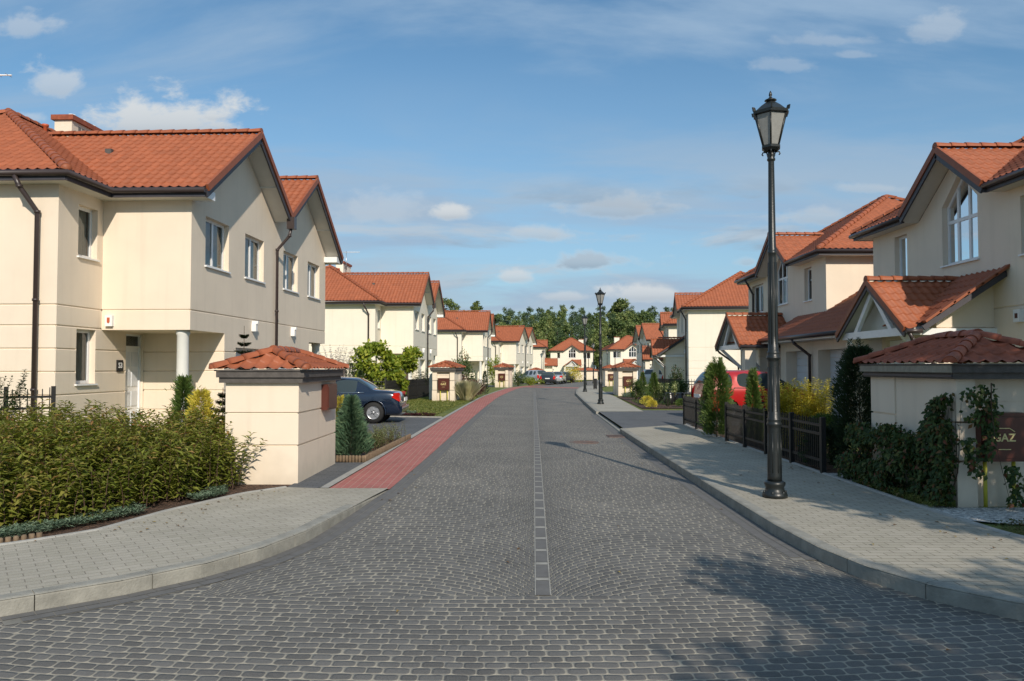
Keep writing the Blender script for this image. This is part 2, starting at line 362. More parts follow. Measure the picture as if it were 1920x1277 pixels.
    mx2 = N.new('ShaderNodeMix'); mx2.data_type = 'RGBA'; L.new(sd.outputs[0], mx2.inputs[0]); L.new(mx.outputs[2], mx2.inputs[6]); mx2.inputs[7].default_value = (.30, .28, .24, 1)
    L.new(mx2.outputs[2], b.inputs['Base Color'])
    dome = m('MINIMUM', m('MULTIPLY', d, -1.), .016); hg = m('ADD', m('MULTIPLY', dome, .55), m('ADD', m('MULTIPLY', n2.outputs['Fac'], .0012), m('MULTIPLY', wc.outputs['Value'], .002)))
    bp = N.new('ShaderNodeBump'); bp.inputs['Strength'].default_value = .8; bp.inputs['Distance'].default_value = 1.; L.new(hg, bp.inputs['Height']); L.new(bp.outputs[0], b.inputs['Normal'])
mat('cobble', (.1, .1, .1), .8, spec=.3, fn=cobble_fn)
paving('paver_grey', (.325, .30, .24), (.365, .335, .275), (.17, .15, .115), .20, .10, .005, rot=R(0), stain=.12, smooth=.4)
paving('paver_left', (.345, .32, .26), (.385, .355, .295), (.235, .21, .17), .20, .10, .0045, rot=R(35), stain=.12, smooth=.4)
paving('paver_red', (.34, .12, .10), (.39, .14, .12), (.42, .27, .22), .20, .10, .0055, rot=R(91), stain=.10, smooth=.3, rough=.8)
paving('paver_dark', (.10, .105, .11), (.125, .13, .135), (.07, .07, .07), .20, .10, .005, rot=R(0), stain=.12)
paving('concrete_far', (.32, .30, .25), (.35, .33, .28), (.2, .19, .17), .5, .5, .005, stain=.1)
def soil_fn(m_, N, L, b, tc):
    v = N.new('ShaderNodeTexVoronoi'); v.inputs['Scale'].default_value = 38.
    L.new(tc.outputs['Object'], v.inputs['Vector'])
    cr = N.new('ShaderNodeValToRGB'); e = cr.color_ramp.elements; e[0].color = (.035, .022, .016, 1); e[1].color = (.17, .10, .065, 1); e.new(.5).color = (.08, .045, .03, 1)
    sc = N.new('ShaderNodeSeparateColor'); L.new(v.outputs['Color'], sc.inputs[0]); L.new(sc.outputs[0], cr.inputs[0]); L.new(cr.outputs[0], b.inputs['Base Color'])
    bp = N.new('ShaderNodeBump'); bp.inputs['Distance'].default_value = .03; L.new(v.outputs['Distance'], bp.inputs['Height']); L.new(bp.outputs[0], b.inputs['Normal'])
mat('bark_mulch', (.1, .06, .04), .95, fn=soil_fn)
def gravel_fn(m_, N, L, b, tc):
    v = N.new('ShaderNodeTexVoronoi'); v.inputs['Scale'].default_value = 30.
    L.new(tc.outputs['Object'], v.inputs['Vector'])
    cr = N.new('ShaderNodeValToRGB'); e = cr.color_ramp.elements; e[0].color = (.22, .22, .21, 1); e[1].color = (.65, .64, .6, 1)
    sc = N.new('ShaderNodeSeparateColor'); L.new(v.outputs['Color'], sc.inputs[0]); L.new(sc.outputs[0], cr.inputs[0]); L.new(cr.outputs[0], b.inputs['Base Color'])
    bp = N.new('ShaderNodeBump'); bp.inputs['Distance'].default_value = .03; bp.invert = True; L.new(v.outputs['Distance'], bp.inputs['Height']); L.new(bp.outputs[0], b.inputs['Normal'])
mat('gravel', (.4, .4, .4), .9, fn=gravel_fn)
def lawn_fn(m_, N, L, b, tc):
    n = N.new('ShaderNodeTexNoise'); n.inputs['Scale'].default_value = .8; n.inputs['Detail'].default_value = 10; n.inputs['Roughness'].default_value = .75
    L.new(tc.outputs['Object'], n.inputs['Vector'])
    cr = N.new('ShaderNodeValToRGB'); e = cr.color_ramp.elements; e[0].position = .3; e[0].color = (.08, .12, .025, 1); e[1].position = .72; e[1].color = (.25, .22, .065, 1); e.new(.5).color = (.15, .18, .04, 1)
    L.new(n.outputs['Fac'], cr.inputs[0]); L.new(cr.outputs[0], b.inputs['Base Color'])
    n2 = N.new('ShaderNodeTexNoise'); n2.inputs['Scale'].default_value = 60; L.new(tc.outputs['Object'], n2.inputs['Vector'])
    bp = N.new('ShaderNodeBump'); bp.inputs['Distance'].default_value = .04; L.new(n2.outputs['Fac'], bp.inputs['Height']); L.new(bp.outputs[0], b.inputs['Normal'])
mat('lawn', (.1, .13, .03), .95, fn=lawn_fn)

# ---- mesh builder on bmesh
class MB:
    def __init__(s): s.bm = bmesh.new(); s.mats = []; s.smooth = False
    def mi(s, name):
        if name not in s.mats: s.mats.append(name)
        return s.mats.index(name)
    def face(s, pts, m):
        f = s.bm.faces.new([s.bm.verts.new(p) for p in pts]); f.material_index = s.mi(m); return f
    def box(s, a, b, m, M=None):
        x0, y0, z0 = a; x1, y1, z1 = b
        P = [V((x, y, z)) for z in (z0, z1) for y in (y0, y1) for x in (x0, x1)]
        if M is not None: P = [M @ p for p in P]
        vs = [s.bm.verts.new(p) for p in P]; k = s.mi(m)
        for q in ((0, 2, 3, 1), (4, 5, 7, 6), (0, 1, 5, 4), (2, 6, 7, 3), (0, 4, 6, 2), (1, 3, 7, 5)):
            f = s.bm.faces.new([vs[i] for i in q]); f.material_index = k
    def bar(s, a, b, w, h, m, up=V((0, 0, 1))):
        """box section w (sideways) x h (upwards) running from a to b, centred on the line"""
        a = V(a); b = V(b); d = (b - a); l = d.length; d.normalize()
        sd = d.cross(up); 
        if sd.length < 1e-4: sd = V((1, 0, 0))
        sd.normalize(); u = sd.cross(d).normalized()
        M = Matrix.Translation(a) @ Matrix((d, sd, u)).transposed().to_4x4()
        s.box((0, -w / 2, -h / 2), (l, w / 2, h / 2), m, M)
    def prism(s, poly, depth, m, M=None):
        """poly: list of 3D points, extruded by vector depth"""
        depth = V(depth); k = s.mi(m)
        A = [V(p) for p in poly]; B = [p + depth for p in A]
        if M is not None: A = [M @ p for p in A]; B = [M @ p for p in B]
        va = [s.bm.verts.new(p) for p in A]; vb = [s.bm.verts.new(p) for p in B]; n = len(A)
        fs = [s.bm.faces.new(va), s.bm.faces.new(list(reversed(vb)))]
        for i in range(n): fs.append(s.bm.faces.new([va[i], vb[i], vb[(i + 1) % n], va[(i + 1) % n]]))
        for f in fs: f.material_index = k
    def tube(s, pts, r, m, n=10, caps=True, r2=None):
        pts = [V(p) for p in pts]; k = s.mi(m); rings = []; L_ = len(pts)
        prev = None
        for i, p in enumerate(pts):
            if i == 0: d = pts[1] - p
            elif i == L_ - 1: d = p - pts[i - 1]
            else: d = (pts[i + 1] - p).normalized() + (p - pts[i - 1]).normalized()
            d.normalize()
            if prev is None:
                a = d.cross(V((0, 0, 1))) if abs(d.z) < .95 else d.cross(V((1, 0, 0)))
            else: a = prev - d * prev.dot(d)
            a.normalize(); b = d.cross(a); prev = a
            rr = r if r2 is None else r + (r2 - r) * i / (L_ - 1)
            if isinstance(r, (list, tuple)): rr = r[i]
            rings.append([s.bm.verts.new(p + (a * math.cos(t) + b * math.sin(t)) * rr) for t in [2 * math.pi * j / n for j in range(n)]])
        for i in range(L_ - 1):
            for j in range(n):
                f = s.bm.faces.new([rings[i][j], rings[i][(j + 1) % n], rings[i + 1][(j + 1) % n], rings[i + 1][j]]); f.material_index = k; f.smooth = True
        if caps:
            for rg in (rings[0], rings[-1]):
                f = s.bm.faces.new(rg); f.material_index = k
    def lathe(s, prof, m, n=20, c=(0, 0, 0), rot=0., smooth=True, flute=None, cap=True):
        """prof: (r, z) list"""
        k = s.mi(m); rings = []
        for (r, z) in prof:
            ring = []
            for j in range(n):
                t = 2 * math.pi * j / n + rot
                rr = r
                if flute and flute[0] < z < flute[1]: rr = r * (1 - .06 * (1 if (j % 4) < 2 else 0))
                ring.append(s.bm.verts.new((c[0] + rr * math.cos(t), c[1] + rr * math.sin(t), c[2] + z)))
            rings.append(ring)
        for i in range(len(prof) - 1):
            for j in range(n):
                f = s.bm.faces.new([rings[i][j], rings[i][(j + 1) % n], rings[i + 1][(j + 1) % n], rings[i + 1][j]]); f.material_index = k; f.smooth = smooth
        for rg in ((rings[0], rings[-1]) if cap else ()):
            f = s.bm.faces.new(rg); f.material_index = k
    def build(s, name, parent=None, loc=None, recalc=True, bevel=0.):
        if bevel > 0:
            bmesh.ops.bevel(s.bm, geom=[e for e in s.bm.edges if len(e.link_faces) == 2 and e.calc_face_angle(0) > .6], offset=bevel, segments=2, profile=.6, affect='EDGES')
        if recalc: bmesh.ops.recalc_face_normals(s.bm, faces=s.bm.faces)
        me = bpy.data.meshes.new(name); s.bm.to_mesh(me); s.bm.free()
        for k in s.mats: me.materials.append(MATS[k])
        return link_mesh(name, me, parent, loc)

def text_mesh(name, txt, size, m, parent, M, depth=.004):
    cu = bpy.data.curves.new(name, 'FONT'); cu.body = txt; cu.size = size; cu.extrude = depth; cu.align_x = 'CENTER'; cu.align_y = 'CENTER'; cu.offset = size * .02
    t = bpy.data.objects.new(name, cu); COL.objects.link(t)
    dg = bpy.context.evaluated_depsgraph_get(); me = bpy.data.meshes.new_from_object(t.evaluated_get(dg))
    bpy.data.objects.remove(t); bpy.data.curves.remove(cu)
    me.transform(M); me.materials.clear(); me.materials.append(MATS[m])
    return link_mesh(name, me, parent)

# ---- walls with openings and V grooves
def wall(mb, o, u, n, outline, holes=(), grooves=(), depth=.16, m='stucco', reveal=True):
    """outline / holes in (u, z); o = origin point, u = unit direction, n = outward normal"""
    o = V(o); u = V(u); n = V(n); bm = bmesh.new()
    P = lambda q: o + u * q[0] + V((0, 0, q[1]))
    polys = [[V((a, b, 0)) for a, b in outline]] + [[V((a, b, 0)) for a, b in h] for h in holes]
    flat = [p for pl in polys for p in pl]
    verts = [bm.verts.new(P((p.x, p.y))) for p in flat]
    for tri in tessellate_polygon(polys):
        try: bm.faces.new([verts[i] for i in tri])
        except ValueError: pass
    for z in grooves:
        for dz in (-.022, 0, .022):
            bmesh.ops.bisect_plane(bm, geom=bm.verts[:] + bm.edges[:] + bm.faces[:], plane_co=(0, 0, z + dz), plane_no=(0, 0, 1), dist=1e-5)
        for v in bm.verts:
            if abs(v.co.z - z) < 1e-4: v.co -= n * .026
    bm.normal_update()
    for f in bm.faces:
        if f.normal.dot(n) < 0: f.normal_flip()
    k = mb.mi(m); off = {}
    for v in bm.verts: off[v] = mb.bm.verts.new(v.co)
    for f in bm.faces:
        g = mb.bm.faces.new([off[v] for v in f.verts]); g.material_index = k
    bm.free()
    if reveal:
        for h in holes:
            for i in range(len(h)):
                a, b = P(h[i]), P(h[(i + 1) % len(h)])
                mb.face([a, b, b - n * depth, a - n * depth], m)

def rect(a, b, c, d): return [(a, c), (b, c), (b, d), (a, d)]

def add_window(parent, o, u, n, hole, sill=True, depth=.13, mullions=(), bars=(), curtain=.5, fw=.068, name='window'):
    """glass part with frame / sill / curtain under it.  hole: polygon in (u, z)"""
    o = V(o); u = V(u); n = V(n)
    P = lambda q, d=0.: o + u * q[0] + V((0, 0, q[1])) - n * d
    g = MB(); g.face([P(q, depth + .02) for q in hole], 'glass'); w = g.build(name, parent, recalc=False)
    f = MB(); N_ = len(hole)
    us = [q[0] for q in hole]; zs = [q[1] for q in hole]; u0, u1, z0, z1 = min(us), max(us), min(zs), max(zs)
    cx, cz = sum(us) / N_, sum(zs) / N_
    # frame ring
    inner = []
    for i in range(N_):
        p0 = V((*hole[i - 1], 0)); p1 = V((*hole[i], 0)); p2 = V((*hole[(i + 1) % N_], 0))
        d1 = (p1 - p0).normalized(); d2 = (p2 - p1).normalized()
        nn1 = V((-d1.y, d1.x, 0)); nn2 = V((-d2.y, d2.x, 0))
        if nn1.dot(V((cx, cz, 0)) - p1) < 0: nn1 = -nn1
        if nn2.dot(V((cx, cz, 0)) - p1) < 0: nn2 = -nn2
        b = (nn1 + nn2); b = b / max(.3, b.length_squared) * 2 * fw
        inner.append((p1.x + b.x, p1.y + b.y))
    for i in range(N_):
        j = (i + 1) % N_
        f.prism([P(hole[i], depth), P(hole[j], depth), P(inner[j], depth), P(inner[i], depth)], -n * .05, 'white_paint')
    def topz(uu):
        # highest z of the hole at uu
        best = z0
        for i in range(N_):
            a, b = hole[i], hole[(i + 1) % N_]
            if min(a[0], b[0]) - 1e-6 <= uu <= max(a[0], b[0]) + 1e-6 and abs(a[0] - b[0]) > 1e-6:
                best = max(best, a[1] + (b[1] - a[1]) * (uu - a[0]) / (b[0] - a[0]))
        return best
    for mu in mullions:
        uu = u0 + (u1 - u0) * mu
        f.prism([P((uu - .04, z0 + .02), depth - .003), P((uu + .04, z0 + .02), depth - .003), P((uu + .04, topz(uu + .04) - .02), depth - .003), P((uu - .04, topz(uu - .04) - .02), depth - .003)], -n * .05, 'white_paint')
    for bz in bars:
        f.prism([P((u0 + .02, bz - .04), depth - .006), P((u1 - .02, bz - .04), depth - .006), P((u1 - .02, bz + .04), depth - .006), P((u0 + .02, bz + .04), depth - .006)], -n * .05, 'white_paint')
    f.build('frame', w)
    if sill:
        s_ = MB(); a = P((u0 - .04, z0), depth); b = P((u1 + .04, z0), depth)
        s_.prism([a, b, b + V((0, 0, -.035)), a + V((0, 0, -.035))], n * (depth + .05), 'white_paint'); s_.build('sill', w)
    if curtain > 0:
        c = MB(); k = 14; zt = min(z1, topz((u0 + u1) / 2)) - .05
        pr = None; ua, ub = (u1 - (u1 - u0) * curtain, u1 - .03)
        for i in range(k + 1):
            uu = ua + (ub - ua) * i / k; d = depth + .12 + .025 * math.sin(i * 2.3)
            q = (P((uu, z0 + .03), d), P((uu, min(zt, topz(uu) - .03)), d))
            if pr: c.face([pr[0], q[0], q[1], pr[1]], 'curtain')
            pr = q
        c.build('curtain', w, recalc=False)
    return w

# ---- tiled roofs
TW, TC = .20, .275
def tile_fn(m_, N, L, b, tc):
    at = N.new('ShaderNodeAttribute'); at.attribute_name = 'tone'
    src = b.inputs['Base Color'].links[0].from_socket
    r = N.new('ShaderNodeMapRange'); r.inputs[3].default_value = .91; r.inputs[4].default_value = 1.08; L.new(at.outputs['Fac'], r.inputs[0])
    mx = N.new('ShaderNodeMix'); mx.data_type = 'RGBA'; mx.blend_type = 'MULTIPLY'; mx.inputs[0].default_value = 1; L.new(src, mx.inputs[6]); L.new(r.outputs[0], mx.inputs[7]); L.new(mx.outputs[2], b.inputs['Base Color'])
for _n in ('tile', 'tile_old'):
    _m = MATS[_n]; tile_fn(_m, _m.node_tree.nodes, _m.node_tree.links, _m.node_tree.nodes['Principled BSDF'], None)
trng = random.Random(3)
def tiles(mb, poly, m='tile', tw=TW, tc=TC, amp=.017, step=.022, sub=5):
    """a convex roof polygon covered in rolled pan tiles (real relief)"""
    P = [V(p) for p in poly]; n = V((0, 0, 0))
    for i in range(len(P)):
        a, b = P[i], P[(i + 1) % len(P)]; n += a.cross(b)
    n.normalize()
    if n.z < 0: n = -n
    u = V((0, 0, 1)).cross(n); 
    if u.length < 1e-5: u = V((1, 0, 0))
    u.normalize(); v = n.cross(u).normalized()          # v runs up the slope
    o = min(P, key=lambda p: p.dot(v))
    uu = [(p - o).dot(u) for p in P]; vv = [(p - o).dot(v) for p in P]
    u0, u1, v1 = min(uu), max(uu), max(vv)
    u0 = math.floor(u0 / tw) * tw
    nu = int(math.ceil((u1 - u0) / tw)) * sub; nc = int(math.ceil(v1 / tc))
    bm = bmesh.new(); grid = []; lay = bm.faces.layers.float.new('tone'); tones = {}
    rows = []
    for k in range(nc): rows += [(k * tc, 1.), ((k + 1) * tc - .012, 0.)]
    for (vq, h) in rows:
        row = []
        for i in range(nu + 1):
            ph = 2 * math.pi * (i % sub) / sub
            hh = amp * (math.cos(ph) + .3 * math.cos(2 * ph)) + step * h
            row.append(bm.verts.new(o + u * (u0 + i * tw / sub) + v * vq + n * (hh + .03)))
        grid.append(row)
    for r in range(len(grid) - 1):
        for i in range(nu):
            f = bm.faces.new([grid[r][i], grid[r][i + 1], grid[r + 1][i + 1], grid[r + 1][i]]); f.material_index = r % 2; f[lay] = tones.setdefault((r // 2, i // sub), trng.random())
    c = sum(P, V((0, 0, 0))) / len(P)
    for i in range(len(P)):
        a, b = P[i], P[(i + 1) % len(P)]
        pn = (b - a).cross(n).normalized()
        if pn.dot(c - a) > 0: pn = -pn
        bmesh.ops.bisect_plane(bm, geom=bm.verts[:] + bm.edges[:] + bm.faces[:], plane_co=a, plane_no=pn, clear_outer=True, dist=1e-5)
    lay2 = mb.bm.faces.layers.float.get('tone') or mb.bm.faces.layers.float.new('tone')
    k = mb.mi(m); off = {}
    for q in bm.verts: off[q] = mb.bm.verts.new(q.co)
    for f in bm.faces:
        g = mb.bm.faces.new([off[q] for q in f.verts]); g.material_index = k; g.smooth = f.material_index == 0; g[lay2] = f[lay]
    bm.free()
def caps(mb, a, b, r=.10, seg=.33, m='tile', endcap=False, n=8):
    """overlapping half-round ridge or hip tiles from a (low) to b (high)"""
    a = V(a); b = V(b); d = b - a; L_ = d.length; d.normalize(); sd = d.cross(V((0, 0, 1))).normalized(); up = sd.cross(d).normalized()
    lay2 = mb.bm.faces.layers.float.get('tone') or mb.bm.faces.layers.float.new('tone')
    k = mb.mi(m); cnt = max(1, round(L_ / seg)); s = L_ / cnt
    for i in range(cnt):
        tn = trng.uniform(.2, .9)
        rings = []
        for (t, rr) in ((i * s - .03, r * 1.12), (i * s + .03, r * 1.10), ((i + 1) * s, r * .9)):
            c = a + d * t
            rings.append([mb.bm.verts.new(c + (sd * math.cos(q) + up * (math.sin(q))) * rr) for q in [math.pi * j / n for j in range(n + 1)]])
        for q in range(2):
            for j in range(n):
                f = mb.bm.faces.new([rings[q][j], rings[q][j + 1], rings[q + 1][j + 1], rings[q + 1][j]]); f.material_index = k; f.smooth = True; f[lay2] = tn
        f = mb.bm.faces.new(rings[0]); f.material_index = k
    if endcap:
        rings = []
        for i in range(4):
            q = i / 3 * math.pi / 2; c = a - d * math.sin(q) * r * .9; rr = max(.01, r * 1.12 * math.cos(q))
            rings.append([mb.bm.verts.new(c + (sd * math.cos(t) + up * math.sin(t)) * rr) for t in [math.pi * j / n for j in range(n + 1)]])
        for q in range(3):
            for j in range(n):
                f = mb.bm.faces.new([rings[q][j], rings[q][j + 1], rings[q + 1][j + 1], rings[q + 1][j]]); f.material_index = k; f.smooth = True

def gutter_run(mb, a, b, r=.065):
    mb.tube([a, b], r, 'gutter', n=8)
def downpipe(parent, pts, r=.045, m='gutter'):
    p = MB(); p.tube(pts, r, m, n=8)
    for q in range(1, len(pts) - 1):
        c = V(pts[q]); p.lathe([(r * 1.25, -.03), (r * 1.25, .03)], m, n=8, c=c)
    zt, zb = pts[-2][2], pts[-1][2]
    for q in range(1, int((zt - zb) / 1.8) + 1):
        p.lathe([(r * 1.3, 0), (r * 1.3, .05)], m, n=8, c=(pts[-1][0], pts[-1][1], zt - q * 1.8))
    return p.build('downpipe', parent)

EZ, SZ = 5.47, 5.33       # tile edge and soffit heights at the main eaves
GRV = (2.86, 2.44, 1.97, 1.50, 1.03, .56)
# ------------------------------------------------------------------ left-hand houses: twin gables over corner porches
def house_twin(name, label, group):
    H = empty(name, (0, 0, 0), 0, label, 'house', group)
    LEN = 10.5; r1, r2 = 2.78, 7.72; GS = .67; OV = .38
    MB_x0, MB_x1, MY0, MY1 = -9.6, -2.0, -1.6, LEN + 1.6
    W = MB(); X, Y_ = V((1, 0, 0)), V((0, 1, 0))
    apex = EZ + (r1 + OV) * GS; val = apex - (r2 - r1) / 2 * GS; mid = (r1 + r2) / 2
    z_at = lambda y: min(apex - abs(y - r1) * GS, 99) if y < mid else apex - abs(y - r2) * GS
    wins = [(.72, 2.05), (3.09, 4.44), (6.06, 7.41), (8.45, 9.78)]
    holes = [rect(a, b, 3.94, 5.09) for a, b in wins]
    # upper facade over the porches
    top = .16
    wall(W, (0, 0, 0), Y_, X, [(0, 2.42), (LEN, 2.42), (LEN, SZ), (LEN, z_at(LEN) - top), (r2, apex - top), (mid, val - top), (r1, apex - top), (0, z_at(0) - top), (0, SZ)], holes, (2.86,))
    gar = [(2.55, 4.75), (5.75, 7.95)]
    wall(W, (0, 0, 0), Y_, X, rect(1.85, LEN - 1.85, -.1, 2.42), [rect(a, b, -.05, 2.09) for a, b in gar], GRV[2:], depth=.3)
    # short front and back walls of the gabled block
    for (y, n) in ((0, -1), (LEN, 1)):
        wall(W, (-2.0, y, 0), X, (0, n, 0), rect(0, 2.0, 2.42, SZ + .1), (), (2.86,))
    W.face([(-2, 0, 2.42), (0, 0, 2.42), (0, 1.85, 2.42), (-2, 1.85, 2.42)], 'stucco')
    W.face([(-2, LEN, 2.42), (0, LEN, 2.42), (0, LEN - 1.85, 2.42), (-2, LEN - 1.85, 2.42)], 'stucco')
    wall(W, (-2, 1.85, 0), X, (0, -1, 0), rect(0, 2.0, -.1, 2.42), (), GRV[2:])
    wall(W, (-2, LEN - 1.85, 0), X, (0, 1, 0), rect(0, 2.0, -.1, 2.42), (), GRV[2:])
    # main block
    for (ya, yb, flip) in ((MY0, 1.85, 1), (LEN - 1.85, MY1, -1)):
        wy = (-.92, -.22) if flip == 1 else (LEN + .22, LEN + .92); dy = (1.02, 1.82) if flip == 1 else (LEN - 1.82, LEN - 1.02)
        wall(W, (MB_x1, 0, 0), Y_, X, [(ya, -.1), (yb, -.1), (yb, 2.42), (0 if flip == 1 else yb, 2.42), (0 if flip == 1 else LEN, 2.42)][0:0] or (
            [(ya, -.1), (yb, -.1), (yb, 2.42), (0, 2.42), (0, SZ), (ya, SZ)] if flip == 1 else [(ya, -.1), (yb, -.1), (yb, SZ), (LEN, SZ), (LEN, 2.42), (ya, 2.42)]),
            [rect(*wy, 3.94, 5.04), rect(*wy, 1.24, 2.40), rect(*dy, 0.0, 2.38)], GRV)
        add_window(H, (MB_x1, 0, 0), Y_, X, rect(*wy, 3.94, 5.04), mullions=(), curtain=.55)
        add_window(H, (MB_x1, 0, 0), Y_, X, rect(*wy, 1.24, 2.40), mullions=(), curtain=.4)
        d = MB(); y0, y1 = dy
        d.box((MB_x1 - .16, y0, 0), (MB_x1 - .10, y1, 2.06), 'white_paint')
        for q in range(4): 
            for s_ in (0, 1):
                ya_ = y0 + .1 + s_ * .33; d.box((MB_x1 - .101, ya_, .2 + q * .47), (MB_x1 - .085, ya_ + .26, .55 + q * .47), 'door_white')
        d.box((MB_x1 - .17, y0, 2.06), (MB_x1 - .06, y1, 2.10), 'white_paint')
        for yy in (y0, y1 - .05): d.box((MB_x1 - .17, yy, 0), (MB_x1 - .06, yy + .05, 2.38), 'white_paint')
        d.box((MB_x1 - .17, y0, 2.34), (MB_x1 - .06, y1, 2.38), 'white_paint')
        D = d.build('door', H)
        g = MB(); g.box((MB_x1 - .15, y0 + .05, 2.10), (MB_x1 - .12, y1 - .05, 2.34), 'glass'); g.build('transom_window', D)
        h = MB(); h.tube([(MB_x1 - .09, y0 + .1, 1.05), (MB_x1 - .04, y0 + .1, 1.05), (MB_x1 - .04, y0 + .22, 1.05)], .012, 'chrome', n=6); h.build('handle', D)
    wall(W, (MB_x0, MY0, 0), X, (0, -1, 0), rect(0, MB_x1 - MB_x0, -.1, SZ), (), GRV)
    wall(W, (MB_x0, MY1, 0), X, (0, 1, 0), rect(0, MB_x1 - MB_x0, -.1, SZ), (), GRV)
    wall(W, (MB_x0, MY0, 0), Y_, (-1, 0, 0), rect(0, MY1 - MY0, -.1, SZ), (), GRV)
    W.build('wall', H, recalc=False)
    for a, b in wins: add_window(H, (0, 0, 0), Y_, X, rect(a, b, 3.94, 5.09), mullions=(.5,), curtain=.72)
    for a, b in gar:
        g = MB()
        for q in range(6): g.box((-.29 + (q % 2) * .004, a, -.02 + q * .352), (-.25, b, -.02 + q * .352 + .345), 'door_white')
        g.build('garage_door', H)
    for y in (.22, LEN - .22):
        c = MB(); c.lathe([(.17, -.1), (.17, .08), (.135, .1), (.13, 1.2), (.128, 2.3), (.15, 2.34), (.15, 2.42)], 'column_paint', n=20, c=(-.26, y, 0)); c.build('column', H)
    # roofs
    T = MB(); ex0, ex1, ey0, ey1 = MB_x0 - OV, MB_x1 + OV, MY0 - OV, MY1 + OV
    a = (ex1 - ex0) / 2; RS = .61; rz = EZ + a * RS; rx = (ex0 + ex1) / 2
    A, B, C_, D_ = (ex1, ey0, EZ), (ex1, ey1, EZ), (ex0, ey1, EZ), (ex0, ey0, EZ); E, F = (rx, ey0 + a, rz), (rx, ey1 - a, rz)
    tiles(T, [A, B, F, E]); tiles(T, [D_, A, E]); tiles(T, [C_, D_, E, F], sub=3); tiles(T, [B, C_, F], sub=3)
    for lo in (A, D_): caps(T, V(lo) + V((0, 0, .05)), V(E) + V((0, 0, .05)), endcap=True)
    for lo in (B, C_): caps(T, V(lo) + V((0, 0, .05)), V(F) + V((0, 0, .05)), endcap=True)
    caps(T, V(E) + V((0, 0, .05)), V(F) + V((0, 0, .05)))
    gx = .50; inx = ex1 - (apex - EZ) / RS
    for (r, lo, hi) in ((r1, -OV, mid), (r2, mid, LEN + OV)):
        zl, zh = apex - (r - lo) * GS, apex - (hi - r) * GS
        tiles(T, [(gx, lo, zl), (gx, r, apex), (inx, r, apex), (inx, lo, zl)])
        tiles(T, [(gx, hi, zh), (gx, r, apex), (inx, r, apex), (inx, hi, zh)])
        caps(T, (gx, r, apex + .06), (inx, r, apex + .06))
        for (yy, z) in ((lo, zl), (hi, zh)):      # verge tiles along the sloping edges
            T.bar((gx + .02, yy, z + .015), (gx + .02, r, apex + .015), .06, .15, 'tile')
    # valley lining under tile edges: little vents and roof window blocks
    T.box((-2.9, 1.55, EZ + (1.55 + OV) * GS + .0), (-2.74, 1.66, EZ + (1.66 + OV) * GS + .085), 'beam')
    roof = T.build('roof', H, recalc=False)
    for (cy, cl) in ((4.35, 2.05),):
        c = MB(); c.box((-6.0, cy, 7.2), (-5.5, cy + cl, 8.56), 'stucco'); c.box((-6.07, cy - .07, 8.56), (-5.43, cy + cl + .07, 8.7), 'tile_old')
        for q in range(4): c.box((-5.5, cy + .3 + q * .18, 8.22), (-5.492, cy + .42 + q * .18, 8.46), 'chimney_grille')
        for q in range(3): c.lathe([(.07, 8.7), (.07, 8.80), (.1, 8.81), (.1, 8.84)], 'white_paint', n=10, c=(-5.75, cy + .4 + q * .5, 0))
        c.build('chimney', roof)
    v = MB(); v.lathe([(.10, 7.2), (.06, 7.45), (.05, 8.0), (.085, 8.02), (.085, 8.07)], 'terracotta', n=12, c=(-5.5, 3.2, 0)); v.build('vent_pipe', roof)
    # soffits, fascias, gutters
    S = MB()
    S.box((ex0 + .02, ey0 + .02, SZ - .03), (ex1 - .02, MY0 + .001, SZ), 'soffit'); S.box((ex0 + .02, MY1 - .001, SZ - .03), (ex1 - .02, ey1 - .02, SZ), 'soffit')
    S.box((MB_x1 - .001, MY0, SZ - .033), (ex1 - .02, -OV + .02, SZ - .003), 'soffit'); S.box((MB_x1 - .001, LEN + OV - .02, SZ - .033), (ex1 - .02, MY1, SZ - .003), 'soffit')
    S.box((MB_x1, -OV + .02, SZ - .036), (gx - .06, .001, SZ - .006), 'soffit'); S.box((MB_x1, LEN - .001, SZ - .036), (gx - .06, LEN + OV - .02, SZ - .006), 'soffit')
    for (r, lo, hi) in ((r1, -OV, mid), (r2, mid, LEN + OV)):
        for yy, sgn in ((lo, 1), (hi, -1)):
            z = apex - abs(r - yy) * GS
            S.prism([(-.02, yy, z - .14), (gx - .04, yy, z - .14), (gx - .04, r, apex - .14), (-.02, r, apex - .14)], (0, 0, .10), 'soffit')
            # board joint
            t = .45; ym = yy + (r - yy) * t; zm = z + (apex - z) * t
            S.box((.0, ym - .03, zm - .17), (gx - .045, ym + .03, zm - .10), 'soffit')
    for yy, s_ in ((-OV, 1), (LEN + OV, -1)):     # boxed eave returns
        y0, y1 = sorted((yy + .02 * s_, yy + s_ * .55)); S.box((.002, y0, SZ - .03), (gx - .045, y1, SZ + .16), 'white_paint')
    S.build('soffit', H)
    Fm = MB()
    def fas(p, q): Fm.bar(V(p) + V((0, 0, -.08)), V(q) + V((0, 0, -.08)), .04, .20, 'fascia')
    fas((ex0, ey0, EZ), (ex1, ey0, EZ)); fas((ex1, ey0, EZ), (ex1, -OV, EZ)); fas((ex1, -OV, EZ), (gx - .03, -OV, EZ))
    fas((ex0, ey1, EZ), (ex1, ey1, EZ)); fas((ex1, ey1, EZ), (ex1, LEN + OV, EZ)); fas((ex1, LEN + OV, EZ), (gx - .03, LEN + OV, EZ)); fas((ex0, ey0, EZ), (ex0, ey1, EZ))
    for (r, lo, hi) in ((r1, -OV, mid), (r2, mid, LEN + OV)):
        for yy in (lo, hi):
            z = apex - abs(r - yy) * GS; Fm.bar((gx - .01, yy, z - .12), (gx - .01, r, apex - .12), .04, .17, 'fascia')
    Fm.build('fascia', H)
    G = MB(); o_ = .07; gz = EZ - .045
